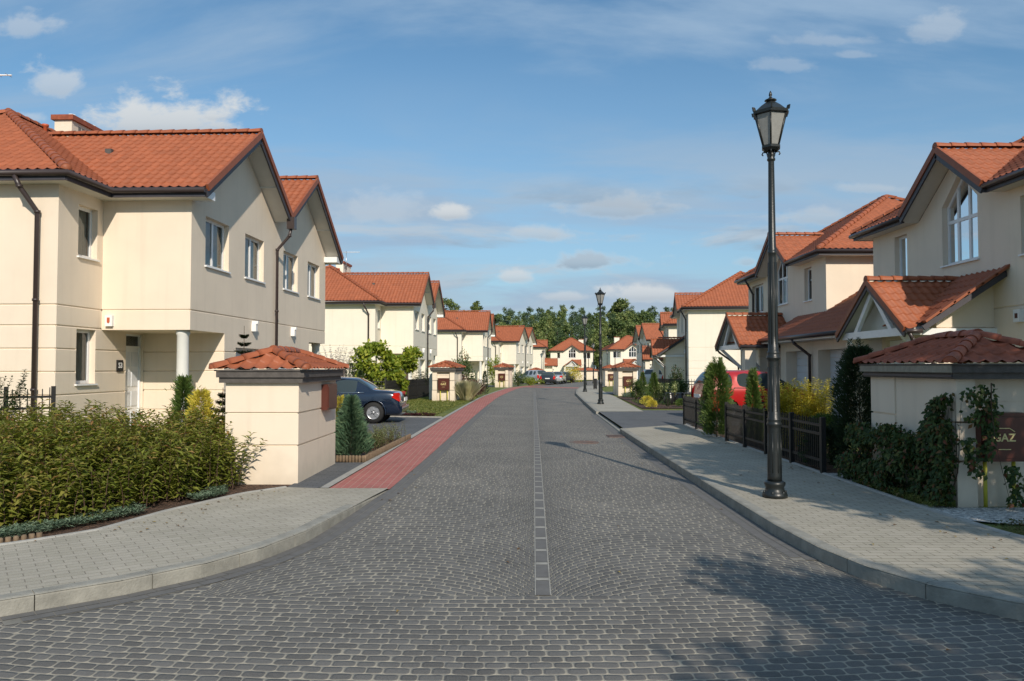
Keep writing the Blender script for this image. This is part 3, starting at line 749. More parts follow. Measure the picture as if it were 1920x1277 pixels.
    P = [(ex0 - o_, ey0 - o_, gz), (ex1 + o_, ey0 - o_, gz), (ex1 + o_, -OV - o_, gz), (gx, -OV - o_, gz)]
    G.tube(P, .065, 'gutter', n=8); G.build('gutter', H); G = MB()
    P = [(ex0 - o_, ey1 + o_, gz), (ex1 + o_, ey1 + o_, gz), (ex1 + o_, LEN + OV + o_, gz), (gx, LEN + OV + o_, gz)]
    G.tube(P, .065, 'gutter', n=8); G.build('gutter', H); G = MB()
    G.box((gx - .1, mid - .11, val - .36), (gx + .12, mid + .11, val - .02), 'gutter')
    G.build('rain_hopper', H)
    downpipe(H, [(gx, mid, val - .3), (gx - .05, mid, val - .55), (.09, mid + .02, val - .95), (.09, mid + .02, 0)])
    downpipe(H, [(MB_x1 - .62, ey0 - o_, EZ - .09), (MB_x1 - .55, ey0 - .02, EZ - .3), (MB_x1 - .38, MY0 - .09, EZ - .75), (MB_x1 - .38, MY0 - .09, 0)], r=.05)
    # small fittings
    a_ = MB(); a_.box((MB_x1 - .0, -.1, 2.48), (MB_x1 + .0, .1, 2.7), 'white_paint') if False else None
    for y in (3.65, 6.85):
        l = MB(); l.box((.0, y - .06, 2.55), (.12, y + .06, 2.75), 'white_paint'); l.box((.0, y - .03, 2.75), (.16, y + .03, 2.83), 'white_paint'); l.build('wall_lamp', H)
    s = MB(); s.box((-1.88, -.085, 2.50), (-1.72, -.0, 2.74), 'white_paint')
    s.prism([(-1.83, -.0855, 2.69), (-1.77, -.0855, 2.69), (-1.77, -.0855, 2.59), (-1.80, -.0855, 2.56), (-1.83, -.0855, 2.59)], (0, -.01, 0), 'terracotta'); s.build('alarm_box', H)
    n_ = MB(); n_.box((MB_x1, .62, 1.50), (MB_x1 + .03, .86, 1.76), 'plastic_black'); n_o = n_.build('number_plate', H)
    return H, n_o

# ------------------------------------------------------------------ right-hand houses: hipped roof, small gable over an arched window, tiled canopy
def house_canopy(name, label, group, s=1):
    """local origin at the foot of the facade under the gable; street side is -x; s = -1 mirrors it along y"""
    H = empty(name, (0, 0, 0), 0, label, 'house', group)
    n = V((-1, 0, 0)); U = V((0, s, 0)); X = V((1, 0, 0))
    q = lambda x, y, z: (x, y * s, z)
    W = MB(); hl = 4.28; OV = .38; GW = 1.75; GSl = .70; ap = EZ + GW * GSl
    arch = [(-.78, 4.03), (.66, 4.03), (.66, 5.45), (-.02, 6.08), (-.10, 6.08), (-.78, 5.45)]
    nar = rect(2.35, 3.02, 3.95, 5.12); pair = rect(-3.75, -2.25, 3.9, 5.1)
    gw1, gw2 = rect(-3.6, -2.4, 1.0, 2.2), rect(-1.95, -1.2, -.05, 2.2)
    wall(W, (0, 0, 0), U, n, [(-hl, -.1), (hl, -.1), (hl, SZ), (GW - .05, SZ), (0, ap - .16), (-GW + .05, SZ), (-hl, SZ)], [arch, nar, pair, gw1], GRV[0:1] + GRV[2:])
    add_window(H, (0, 0, 0), U, n, arch, mullions=(.36, .68), bars=(5.06,), curtain=.0, fw=.07)
    add_window(H, (0, 0, 0), U, n, nar, curtain=.4); add_window(H, (0, 0, 0), U, n, pair, mullions=(.5,), curtain=.3)
    add_window(H, (0, 0, 0), U, n, gw1, mullions=(.5,), curtain=.3)
    dep = 8.0
    for yy in (-hl, hl):
        wall(W, q(0, yy, 0), X, (0, (1 if yy > 0 else -1) * s, 0), rect(0, dep, -.1, SZ), (), GRV[0:1] + GRV[2:])
    wall(W, (dep, 0, 0), U, (1, 0, 0), rect(-hl, hl, -.1, SZ), (), ())
    # entrance lobby under the lean-to
    lx = -1.25
    wall(W, q(lx, -1.3, 0), X, (0, -s, 0), [(0, -.1), (-lx, -.1), (-lx, 3.45), (0, 2.62)], [], GRV[1:])
    wall(W, (lx, 0, 0), U, n, rect(-1.3, 1.2, -.1, 2.62), [rect(-1.05, -.35, 1.25, 2.25), rect(.1, 1.0, -.05, 2.25)], GRV[1:])
    wall(W, q(lx, 1.2, 0), X, (0, s, 0), [(0, -.1), (-lx, -.1), (-lx, 2.9), (0, 2.62)], [], GRV[1:])
    W.face([q(lx, -1.3, 2.62), q(lx, 1.2, 2.62), q(0, 1.2, 2.9), q(0, -1.3, 3.45)], 'soffit')
    W.build('wall', H, recalc=False)
    add_window(H, (lx, 0, 0), U, n, rect(-1.05, -.35, 1.25, 2.25), mullions=(.5,), curtain=0)
    d = MB(); ya, yb = sorted((.1 * s, 1.0 * s)); d.box((lx + .1, ya, -.02), (lx + .15, yb, 2.24), 'white_paint'); D = d.build('door', H)
    h = MB(); h.tube([(lx + .08, .2 * s, 1.05), (lx + .04, .2 * s, 1.05), (lx + .04, .32 * s, 1.05)], .012, 'chrome', n=6); h.build('handle', D)
    # roof
    T = MB(); ex0, ex1, ey = -OV, dep + OV, hl + OV; a = (ex1 - ex0) / 2; RS = .61; rz = EZ + a * RS; rx = (ex0 + ex1) / 2
    rl = max(ey - a, .15); A, B, C_, D_ = q(ex0, -ey, EZ), q(ex0, ey, EZ), q(ex1, ey, EZ), q(ex1, -ey, EZ); E, F = q(rx, -rl, rz), q(rx, rl, rz)
    gi = ex0 + (ap - EZ) / RS
    tiles(T, [A, q(ex0, -GW, EZ), q(gi, 0, ap), E]); tiles(T, [B, q(ex0, GW, EZ), q(gi, 0, ap), F]); tiles(T, [q(gi, 0, ap), E, F])
    tiles(T, [D_, A, E]); tiles(T, [C_, B, F]); tiles(T, [C_, D_, E, F], sub=3)
    up = V((0, 0, .05))
    for lo, hi in ((A, E), (D_, E), (B, F), (C_, F)): caps(T, V(lo) + up, V(hi) + up, endcap=True)
    caps(T, V(E) + up, V(F) + up)
    gx = -.48; inx = ex0 + (ap - EZ) / RS
    for sg in (-1, 1):
        tiles(T, [q(gx, sg * GW, EZ), q(gx, 0, ap), q(inx, 0, ap), q(inx, sg * GW, EZ)])
        T.bar(V(q(gx - .01, sg * GW, EZ + .015)), V(q(gx - .01, 0, ap + .015)), .06, .15, 'tile')
    caps(T, V((gx, 0, ap)) + V((0, 0, .06)), V((inx, 0, ap)) + V((0, 0, .06)))
    # canopy and lean-to tiles
    cz, cw, ce, cx = 3.57, 1.72, 2.38, -2.15
    for sg in (-1, 1):
        if sg > 0: tiles(T, [q(cx, sg * cw, ce), q(cx, 0, cz), q(-.001, 0, cz), q(-.001, sg * cw, ce)], tc=.30)
        else: tiles(T, [q(cx, -cw, ce), q(cx, 0, cz), q(-.16, 0, cz), q(-1.95, -cw, ce)], tc=.30)
        T.bar(V(q(cx - .01, sg * cw, ce + .015)), V(q(cx - .01, 0, cz + .015)), .05, .13, 'tile')
    caps(T, (cx, 0, cz + .05), (0, 0, cz + .05))
    lz, le, lxx = 3.66, 2.50, -1.78
    tiles(T, [q(0, -1.78, lz), q(lxx, -1.78, le), q(lxx, .0, le), q(0, .0, lz)], tc=.30)
    for k in range(6):      # big verge tiles stepping up the lean-to
        t0, t1 = k / 6, (k + 1) / 6 + .02
        T.bar(V(q(lxx * (1 - t0), -1.80, le + (lz - le) * t0 + .05)), V(q(lxx * (1 - t1), -1.80, le + (lz - le) * t1 + .07)), .16, .05, 'tile')
    roof = T.build('roof', H, recalc=False)
    v = MB(); v.lathe([(.12, 6.3), (.07, 6.6), (.06, 6.95), (.11, 6.97), (.11, 7.05)], 'terracotta', n=12, c=q(2.2, 2.0, 0)); v.build('vent_pipe', roof)
    c = MB(); c.box(tuple(min(x, y) for x, y in zip(q(4.4, -2.6, 6.3), q(4.9, -1.6, 7.9))), tuple(max(x, y) for x, y in zip(q(4.4, -2.6, 6.3), q(4.9, -1.6, 7.9))), 'stucco_white')
    c.box(tuple(min(x, y) for x, y in zip(q(4.33, -2.67, 7.9), q(4.97, -1.53, 8.0))), tuple(max(x, y) for x, y in zip(q(4.33, -2.67, 7.9), q(4.97, -1.53, 8.0))), 'tile_old'); c.build('chimney', roof)
    def box(mb, p, r, m):
        lo = tuple(min(x, y) for x, y in zip(p, r)); hi = tuple(max(x, y) for x, y in zip(p, r)); mb.box(lo, hi, m)
    S = MB()
    for (x0, y0, x1, y1) in ((ex0 + .02, -ey + .02, .001, ey - .02), (0, -ey + .02, ex1, -hl + .001), (0, hl - .001, ex1, ey - .02)):
        if y1 - y0 > 8:
            box(S, q(x0, y0, SZ - .03), q(x1, -GW, SZ), 'soffit'); box(S, q(x0, GW, SZ - .03), q(x1, y1, SZ), 'soffit')
        else: box(S, q(x0, y0, SZ - .033), q(x1, y1, SZ - .003), 'soffit')
    for sg in (-1, 1):
        S.prism([q(-.001, sg * GW, EZ - .16), q(gx + .03, sg * GW, EZ - .16), q(gx + .03, 0, ap - .14), q(-.001, 0, ap - .14)], (0, 0, .10), 'soffit')
        S.prism([q(-.001 if sg > 0 else -1.8, sg * cw, ce - .10), q(cx + .03, sg * cw, ce - .10), q(cx + .03, 0, cz - .10), q(-.001 if sg > 0 else -.2, 0, cz - .10)], (0, 0, .07), 'soffit')
    S.prism([q(0, -1.72, lz - .12), q(lxx + .05, -1.72, le - .12), q(lxx + .05, 0, le - .12), q(0, 0, lz - .12)], (0, 0, .08), 'soffit')
    S.build('soffit', H)
    Fm = MB()
    def fas(p, r, w=.20, dz=-.08): Fm.bar(V(p) + V((0, 0, dz)), V(r) + V((0, 0, dz)), .04, w, 'fascia')
    fas(A, q(ex0, -GW, EZ)); fas(B, q(ex0, GW, EZ)); fas(A, D_); fas(B, C_); fas(C_, D_)
    for sg in (-1, 1):
        fas(q(ex0, sg * GW, EZ), q(gx + .02, sg * GW, EZ)); fas(q(gx + .01, sg * GW, EZ), q(gx + .01, 0, ap), .17, -.12)
        fas(q(cx + .01, sg * cw, ce), q(cx + .01, 0, cz), .12, -.10)
    fas(q(lxx, -1.76, le), q(0, -1.76, lz), .12, -.08)
    Fm.build('fascia', H)
    G = MB(); o_ = .07; gz = EZ - .045
    G.tube([D_[:2] + (gz,), (A[0] - o_, A[1] - o_ * s, gz), q(ex0 - o_, -GW, gz)], .065, 'gutter', n=8); G.build('gutter', H); G = MB()
    G.tube([C_[:2] + (gz,), (B[0] - o_, B[1] + o_ * s, gz), q(ex0 - o_, GW, gz)], .065, 'gutter', n=8); G.build('gutter', H); G = MB()
    G.tube([q(cx, -cw - .06, ce - .02), q(lxx - .06, -cw - .06, ce - .03), q(lxx - .06, -1.75, ce)], .055, 'gutter', n=8); G.build('gutter', H); G = MB()
    G.tube([q(cx, cw + .06, ce - .03), q(-.02, cw + .06, ce - .03)], .055, 'gutter', n=8)
    G.build('gutter', H)
    tb = MB(); bz = ce - .02    # tie beam, struts and raking braces of the canopy
    tb.bar(q(cx + .14, -cw + .12, bz), q(cx + .14, cw - .12, bz), .09, .17, 'white_paint')
    for sg in (-1, 1):
        tb.bar(q(cx + .14, sg * .9, bz + .05), q(cx + .14, 0, cz - .22), .08, .12, 'white_paint')
        tb.bar(q(cx + .14, sg * 1.35, bz - .05), q(lx + .02, sg * 1.1, bz - .85), .08, .12, 'white_paint')
        tb.bar(q(cx + .1, sg * 1.35, bz), q(0, sg * 1.35, bz), .09, .14, 'white_paint')
    tb.prism([q(cx + .42, -cw + .12, bz - .02), q(cx + .42, cw - .12, bz - .02), q(cx + .42, 0, cz - .16)], (.03, 0, 0), 'soffit')
    tb.build('canopy_frame', H)
    pl = MB(); box(pl, q(-1.95, 1.25, -.1), q(-1.55, 1.65, ce - .1), 'stucco'); pl.build('pillar', H)
    downpipe(H, [q(lxx - .3, -cw - .06, ce - .07), q(lxx - .2, -cw, ce - .2), q(lx - .07, -1.36, ce - .75), q(lx - .07, -1.36, 0)], r=.04)
    downpipe(H, [q(ex0 - .07, -hl + .9, gz - .04), q(ex0 + .1, -hl + .9, gz - .3), q(-.08, -hl + .9, gz - .7), q(-.08, -hl + .9, 0)], r=.045)
    s_ = MB(); box(s_, q(-.09, -2.28, 2.52), q(0, -2.08, 2.78), 'white_paint'); box(s_, q(-.10, -2.22, 2.60), q(-.0905, -2.14, 2.70), 'cabinet'); s_.build('alarm_box', H)
    return H

GRP_L = 'twin gabled cream houses along the left side'; GRP_R = 'cream houses with tiled entrance canopies'
HL, nplate = house_twin('gabled_house', 'nearest cream twin-gabled house at left, with white corner column behind the hedge', GRP_L)
M_ = Matrix.Translation((-2.0 + .031, .74, 1.63)) @ Matrix.Rotation(R(90), 4, 'Z') @ Matrix.Rotation(R(90), 4, 'X')
text_mesh('number_text', '53', .17, 'white_paint', nplate, M_)
HR1 = house_canopy('canopy_house', 'nearest cream house at right, dark arched window above a small tiled entrance canopy', GRP_R, 1)
HR2 = house_canopy('canopy_house', 'cream house behind the tall near street lamp, beyond the red car and garage', GRP_R, -1)
build_kids()
HL.location = (-7.1, 17.2, 0); HL.rotation_euler = (0, 0, R(-2.5))
def pale(h):
    for c in h.children_recursive:
        if c.type == 'MESH' and c.material_slots and c.material_slots[0].material and c.material_slots[0].material.name == 'stucco':
            c.material_slots[0].link = 'OBJECT'; c.material_slots[0].material = MATS['stucco_white']
    return h
def place_l(x, y, rz, label):
    h = copy_tree(HL); h.location = (x, y, zg(y)); h.rotation_euler = (0, 0, R(rz)); h['label'] = label
    for c in h.children_recursive:
        if c.name.startswith('number_text'): bpy.data.objects.remove(c)
    return pale(h)
place_l(-6.02, 47.6, -2.5, 'second cream twin-gabled house on the left, behind the yellow-green leafy tree and black fence')
place_l(-2.95, 79.0, -3.0, 'third cream twin-gabled house on the left, behind the second tiled gas kiosk')
place_l(.55, 104.5, -14, 'fourth cream twin-gabled house on the left, behind the parked silver estate car')
place_l(17.3, 108.5, 180, 'far cream house at right whose broad plain red roof rises above the canopy roofs')
HR1.location = (10.42, 18.15, 0); HR2.location = (10.5, 30.3, 0)
def place_r(src, x, y, rz, label):
    h = copy_tree(src); h.location = (x, y, zg(y)); h.rotation_euler = (0, 0, R(rz)); h['label'] = label; return pale(h)
place_r(HR1, 12.0, 55.0, -7, 'third cream house on the right, its sunlit side wall above the red car')
place_r(HR2, 14.3, 72.5, -8, 'fourth cream house on the right, half hidden behind the sunlit third house')
place_r(HR1, 12.1, 158, 88, 'far cream house facing down the street with arched window and central gable')
place_r(HR2, 22.6, 146, 94, 'far cream house facing down the street behind the second tall street lamp')
place_r(HR1, 5.6, 133, 176, 'far hipped-roof house just past the fourth twin-gabled house on the left')

# TV aerials fixed to the left-hand roofs
def aerial(x, y, z0, z1, L_, label, yaw):
    m = MB(); m.tube([(0, 0, z0 - z0), (0, 0, z1 - z0)], .02, 'alloy', n=6); c, s = math.cos(yaw), math.sin(yaw)
    m.tube([(-L_ * .3 * c, -L_ * .3 * s, z1 - z0 - .08), (L_ * .7 * c, L_ * .7 * s, z1 - z0 - .08)], .018, 'white_paint', n=6)
    for i in range(7):
        t = L_ * (-.25 + .15 * i); w = .13; p = V((t * c, t * s, z1 - z0 - .08)); d = V((-s, c, 0)) * w
        m.tube([p - d, p + d], .006, 'alloy', n=5)
    o = m.build('tv_aerial', None, (x, y, z0)); tag(o, label, 'aerial', 'white rooftop television aerials')
aerial(-13.25, 18.7, 7.6, 8.75, 1.6, 'white aerial tip poking in at the upper left edge of the photo', R(0))
aerial(-11.15, 52.3, 7.9, 9.4, 1.3, 'white aerial above the second house chimney', R(0))

# garage between the first two right-hand houses
def garage():
    o = empty('double_garage', (9.7, 24.9, 0), 0, 'low garage with two white doors and a sweeping red tiled roof behind the red car', 'garage')
    W = MB(); y0, y1 = -3.25, 3.3
    drs = [(-2.35, -.15), (.75, 2.75)]
    wall(W, (0, 0, 0), (0, -1, 0), (-1, 0, 0), rect(-y1, -y0, -.1, 2.5), [rect(-b, -a, -.05, 2.14) for a, b in drs], (.56,), depth=.42)
    wall(W, (0, y0, 0), (1, 0, 0), (0, -1, 0), rect(0, 4, -.1, 2.5), (), (.56,))
    wall(W, (0, y1, 0), (1, 0, 0), (0, 1, 0), rect(0, .7, -.1, 2.5), (), (.56,))
    W.build('wall', o, recalc=False)
    for a, b in drs:
        d = MB()
        for k in range(9): d.box((.38 + (k % 2) * .005, a, -.02 + k * .24), (.43, b, -.02 + k * .24 + .232), 'door_white')
        D = d.build('garage_door', o)
        h = MB(); h.box((.35, (a + b) / 2 - .06, .9), (.378, (a + b) / 2 + .06, .94), 'plastic_black'); h.build('handle', D)
    T = MB(); e = -.55; ez = 2.58; ya, yb = -3.55, 3.75; W_ = 4.2; sl = .62
    tiles(T, [(e, ya, ez), (e, yb, ez), (e + W_, yb, ez + W_ * sl), (e + W_, ya + W_, ez + W_ * sl)])
    tiles(T, [(e, ya, ez), (e + W_, ya + W_, ez + W_ * sl), (e + W_, ya, ez)])
    tiles(T, [(e + W_, ya + W_, ez + W_ * sl), (e + W_, yb, ez + W_ * sl), (e + 2 * W_, yb, ez), (e + 2 * W_, ya + W_, ez)])
    caps(T, (e, ya, ez + .05), (e + W_, ya + W_, ez + W_ * sl + .05), endcap=True, r=.12)
    T.build('roof', o, recalc=False)
    S = MB(); S.box((e + .02, ya + .02, ez - .15), (.0, yb, ez - .11), 'soffit'); S.box((0, ya + .02, ez - .15), (1.0, y0 + .001, ez - .11), 'soffit')
    S.bar((e, ya, ez - .07), (e, yb, ez - .07), .035, .15, 'soffit'); S.bar((e, ya, ez - .07), (1, ya, ez - .07), .035, .15, 'soffit'); S.build('soffit', o)
    G = MB(); G.tube([(e + 1, ya - .07, ez - .02), (e - .07, ya - .07, ez - .02), (e - .07, yb, ez - .02)], .07, 'gutter', n=8); G.build('gutter', o)
    downpipe(o, [(e - .05, .5, ez - .07), (e + .02, .45, ez - .22), (-.08, .35, ez - .6), (-.08, .35, 0)], r=.05)
garage()

# ------------------------------------------------------------------ tiled gas and bin kiosks
def kiosk(label, loc, rz, w=1.05, d=2.2, recess=True, side=False, old=False, letters='GAZ', wallm='stucco', ztop=1.38, name='gas_kiosk', cdx=0., group='tiled gas kiosks beside the road'):
    """front-left corner of the wall at the local origin, front faces -y"""
    o = empty(name, loc, R(rz), label, 'kiosk', group); tm = 'tile_old' if old else 'tile'
    W = MB(); zs = (0, .51, .96, ztop); g = .012
    pw = .22 if w < 2 else .4
    W.box((.02, .12 if recess else .02, -.1), (w - .02, d - .02, ztop - .002), wallm)
    for i in range(3):
        z0, z1 = zs[i] + (g if i else -.1), zs[i + 1] - (g if i < 2 else 0)
        if recess:
            e = .012 if i == 0 else 0
            for x0, x1 in ((-e, pw), (w - pw, w + e)): W.box((x0, -e, z0), (x1, d * .32, z1), wallm)
            for x0, x1 in ((-e, pw), (w - pw, w + e)): W.box((x0, d * .68, z0), (x1, d + e, z1), wallm)
        else:
            W.box((0, 0, z0), (w, d, z1), wallm)
    if recess: W.box((pw, .11, 1.2), (w - pw, .2, ztop - .001), wallm)
    W.build('wall', o, bevel=.006)
    B = MB(); bm_ = 'beam'
    B.box((-.07, -.07, ztop), (w + .07, d + .07, ztop + .075), bm_); B.box((-.10, -.10, ztop + .075), (w + .10, d + .10, ztop + .16), 'beam')
    if old: B.box((-.09, -.06, ztop + .02), (-.07, d + .06, ztop + .05), 'fascia'); B.box((-.112, -.10, ztop + .0751), (-.101, d + .10, ztop + .158), 'beam_light')
    B.box((-.12, -.12, ztop + .161), (w + .12, d + .12, ztop + .18), 'beam')
    B.build('beam', o)
    T = MB(); e = .125; ez = ztop + .16; a = w / 2 + e; sl = .40 if not old else .44
    a = min(a, d / 2 + e)
    A, B_, C_, D_ = (-e, -e, ez), (w + e, -e, ez), (w + e, d + e, ez), (-e, d + e, ez)
    if w < d: E, F = (w / 2, -e + a, ez + a * sl), (w / 2, d + e - a, ez + a * sl); faces = ([A, B_, E], [B_, C_, F, E], [C_, D_, F], [D_, A, E, F]); hips = ((A, E), (B_, E), (C_, F), (D_, F))
    else: E, F = (-e + a, d / 2, ez + a * sl), (w + e - a, d / 2, ez + a * sl); faces = ([A, B_, F, E], [B_, C_, F], [C_, D_, E, F], [D_, A, E]); hips = ((A, E), (B_, F), (C_, F), (D_, E))
    for f in faces: tiles(T, f, m=tm, tw=.19, tc=.26, amp=.017, step=.018, sub=6)
    up = V((0, 0, .045))
    for lo, hi in hips: caps(T, V(lo) + up, V(hi) + up, r=.07, seg=.24, m=tm, endcap=True)
    caps(T, V(E) + up, V(F) + up, r=.072, seg=.3, m=tm)
    T.build('roof', o, recalc=False)
    if recess and letters:
        c = MB(); cx = w / 2 + .02 + cdx; hw = .26
        c.box((cx - hw, -.10, .52), (cx + hw, .13, 1.06), 'cabinet'); c.box((cx - hw - .015, -.115, 1.04), (cx + hw + .015, .13, 1.075), 'cabinet')
        c.box((cx - hw + .03, -.112, .56), (cx + hw - .03, -.10, 1.02), 'cabinet')
        cab = c.build('gas_cabinet', o, bevel=.008)
        text_mesh('lettering', letters, .125, 'letters', cab, Matrix.Translation((cx, -.113, .79)) @ Matrix.Rotation(R(90), 4, 'X'))
        l = MB(); l.bar((cx - .09, -.117, .90), (cx + .06, -.117, .90), .006, .008, 'letters'); l.bar((cx + .06, -.117, .90), (cx + .12, -.117, .86), .006, .008, 'letters')
        l.bar((cx - .07, -.117, .66), (cx + .07, -.117, .66), .006, .008, 'letters'); l.build('emblem', cab)
        for px in (cx - .16, cx + .17):
            p = MB(); p.tube([(px, .0, -.02), (px, .0, .53)], .022, 'pipe_yellow', n=8); p.build('gas_pipe', o)
    if side:
        c = MB(); c.box((w, d - .95, .93), (w + .10, d - .35, 1.33), 'cabinet'); c.box((w + .10, d - .92, .96), (w + .112, d - .38, 1.30), 'cabinet'); c.build('meter_cabinet', o, bevel=.006)
    return o
kiosk('plain cream walled kiosk beside the hedge, nearest on the left', (-3.99, 10.9, 0), -.5, w=1.02, recess=False, side=True)
kiosk('first gas kiosk beyond the blue car, standing on the lawn', (-3.75, 36.8, 0), -5)
kiosk('gas kiosk on the left verge between the third house and the grass clump', (-1.36, 63.0, 0), -9)
kiosk('far gas kiosk half hidden behind the silver estate car', (2.2, 96, zg(96)), -15)
kiosk('old weathered kiosk overgrown with vine at the right edge of the photo', (5.14, 9.05, 0), 0, w=1.25, d=2.15, old=True, ztop=1.46, cdx=-.17)
kiosk('gas kiosk on the right behind the shrubs and second street lamp', (6.02, 44.2, 0), 0)
kiosk('smaller gas kiosk further back on the right, beside the yellow container', (8.45, 70.8, -.1), 0)
kiosk('wide low cream shelter with tiled roof at the far end of the street', (10.6, 136, zg(136)), -2, w=4.3, d=1.8, recess=False, letters=None)

# ------------------------------------------------------------------ street lamps
def street_lamp(label):
    o = empty('street_lamp', (0, 0, 0), 0, label, 'street lamp', 'black lantern street lamps')
    b = MB(); b.lathe([(.15, 0), (.15, .035), (.135, .06), (.115, .085), (.11, .12), (.122, .15), (.128, .165), (.122, .185), (.10, .2)], 'iron', n=24)
    for k in range(6): b.lathe([(.014, .0), (.014, .055), (.008, .06)], 'iron', n=6, c=(.133 * math.cos(k * 1.047), .133 * math.sin(k * 1.047), .02))
    b.build('base', o)
    p = MB(); p.lathe([(.102, .2), (.098, .26), (.09, .84), (.092, .87), (.103, .885), (.103, .905), (.09, .92), (.098, .94), (.098, .955), (.082, .98), (.076, 1.66), (.078, 1.69), (.095, 1.70), (.097, 1.725), (.08, 1.735), (.088, 1.77), (.088, 1.785), (.07, 1.80),
                       (.066, 2.0), (.056, 2.95), (.057, 3.0), (.064, 3.01), (.064, 3.035), (.056, 3.04), (.06, 3.07), (.052, 3.085), (.036, 4.16), (.038, 4.17), (.05, 4.18), (.05, 4.2), (.04, 4.215), (.05, 4.24), (.05, 4.255), (.04, 4.27), (.04, 4.33)], 'iron', n=24)
    for (za, zb, r0, r1) in ((.3, .78, .093, .087), (1.05, 1.6, .079, .074), (1.88, 2.9, .064, .055)):
        for k in range(8):
            t = k * math.pi / 4 + .2; p.tube([(r0 * math.cos(t), r0 * math.sin(t), za), (r1 * math.cos(t), r1 * math.sin(t), zb)], .009, 'iron', n=5)
    for v in p.bm.verts:
        if v.co.z < 4.1: v.co.x *= .88; v.co.y *= .88
    p.build('post', o)
    h = MB(); rot = R(12)
    hx = lambda r, z: [V((r * math.cos(rot + k * math.pi / 3), r * math.sin(rot + k * math.pi / 3), z)) for k in range(6)]
    h.lathe([(.09, 4.30), (.125, 4.33), (.125, 4.355), (.10, 4.37)], 'iron', n=6, rot=rot, smooth=False)
    lo, hi = hx(.105, 4.37), hx(.205, 4.745)
    for k in range(6): h.tube([lo[k], hi[k]], .011, 'iron', n=5)
    h.lathe([(.19, 4.735), (.235, 4.75), (.24, 4.785), (.20, 4.795), (.13, 4.86), (.07, 4.905), (.055, 4.91), (.045, 4.93)], 'iron', n=6, rot=rot, smooth=False)
    h.lathe([(.04, 4.92), (.075, 4.935), (.07, 4.945), (.035, 4.96), (.02, 4.975), (.012, 4.985), (.022, 5.005), (.015, 5.035), (.004, 5.06)], 'iron', n=12)
    for c in hx(.235, 4.78):
        d = V((c.x, c.y, 0)).normalized(); h.prism([c - d * .03, c + d * .012, c + d * .022 + V((0, 0, .05)), c - d * .012 + V((0, 0, .045))], V((-d.y, d.x, 0)) * .02, 'iron')
    for k in range(3):
        t = rot + k * 2 * math.pi / 3; d = V((math.cos(t), math.sin(t), 0))
        h.tube([d * .04 + V((0, 0, 4.22)), d * .06 + V((0, 0, 4.29)), d * .11 + V((0, 0, 4.30)), d * .125 + V((0, 0, 4.275)), d * .11 + V((0, 0, 4.26))], .009, 'iron', n=5)
    cap = h.build('lantern_frame', o)
    g = MB(); lo, hi = hx(.100, 4.37), hx(.198, 4.742)
    for k in range(6): g.face([lo[k], lo[(k + 1) % 6], hi[(k + 1) % 6], hi[k]], 'lampglass')
    g.build('lantern_glass', cap, recalc=False)
    return o
lamps = [((3.24, 9.68), 'tallest nearest street lamp, on the right pavement beside the black fence'), ((3.84, 33.9), 'second street lamp on the right pavement, in front of the gas kiosk'),
         ((4.72, 50.6), 'third street lamp, just left of the second one at the kerb of the bend'), ((7.45, 79), 'fourth street lamp, mostly hidden behind the third one'),
         ((10.0, 96), 'fifth street lamp, small, before the gap between the two far houses'), ((15.6, 128), 'tiny sixth street lamp before the far white house at right of the road'),
         ((5.1, 128), 'tiny far street lamp on the left before the corner hipped house')]
l0 = street_lamp(lamps[0][1]); build_kids()
for i, (p, lab) in enumerate(lamps):
    l = l0 if i == 0 else copy_tree(l0)
    l.location = (*p, zg(p[1])); l['label'] = lab; l.rotation_euler = (0, 0, i * .3)

# ------------------------------------------------------------------ fences
def fence(label, p0, p1, h, npost, loc_z=0., sp=.085, pw=.016, group='black metal picket fences'):
    p0, p1 = V((*p0, 0)), V((*p1, 0)); o = empty('picket_fence', (p0.x, p0.y, loc_z), 0, label, 'fence', group); d = p1 - p0; L_ = d.length; d.normalize()
    F = MB(); n = int(L_ / sp)
    for i in range(n):
        p = d * (i + .5) * L_ / n; F.bar(p + V((0, 0, .06)), p + V((0, 0, h * (.97 if i % 2 else .99))), pw, pw, 'fence_black', up=d)
    for z in (h * .22, h * .70, h * .86):
        F.bar(V((0, 0, z)), d * L_ + V((0, 0, z)), .025, .04, 'fence_black')
    F.build('railing', o)
    for i in range(npost + 1):
        p = d * L_ * i / npost; P = MB(); P.bar(p + V((0, 0, -.02)), p + V((0, 0, h + .01)), .07, .07, 'fence_black', up=d); P.build('post', o)
    return o
fence('low black picket fence in two bays by the tall lamp, with golden conifers behind', (4.70, 11.85), (4.66, 17.0), .83, 4, sp=.075)
fence('short black fence section across from the driveway, left of the thujas', (4.72, 18.6), (4.80, 21.8), .80, 2, sp=.06)
fence('black picket fence behind the hedge at the left edge of the photo', (-8.15, 13.9), (-9.9, 12.7), 1.25, 3, sp=.11)
fence('dark fence running from behind the blue car to the white pillar', (-5.45, 34.0), (-4.35, 41.0), 1.02, 3, sp=.05)
fence('open picket fence behind the roof of the blue car', (-5.5, 34.0), (-9.8, 33.4), 1.12, 3, sp=.12)
fence('picket fence beside the red car in front of the third right-hand house', (8.6, 40.0), (11.5, 40.6), 1.0, 2, sp=.14)
fence('dark close-slatted fence behind the white flowering shrubs', (7.7, 43.0), (8.6, 40.0), 1.0, 1, sp=.05)
pl = MB(); pl.box((0, 0, -.05), (.28, .3, 1.25), 'white_paint'); pl.box((-.02, -.02, 1.25), (.30, .32, 1.29), 'white_paint'); o = pl.build('white_pillar', None, (-4.05, 38.2, 0), bevel=.01); tag(o, 'white pillar between the dark fence and the gas kiosk on the lawn', 'pillar')
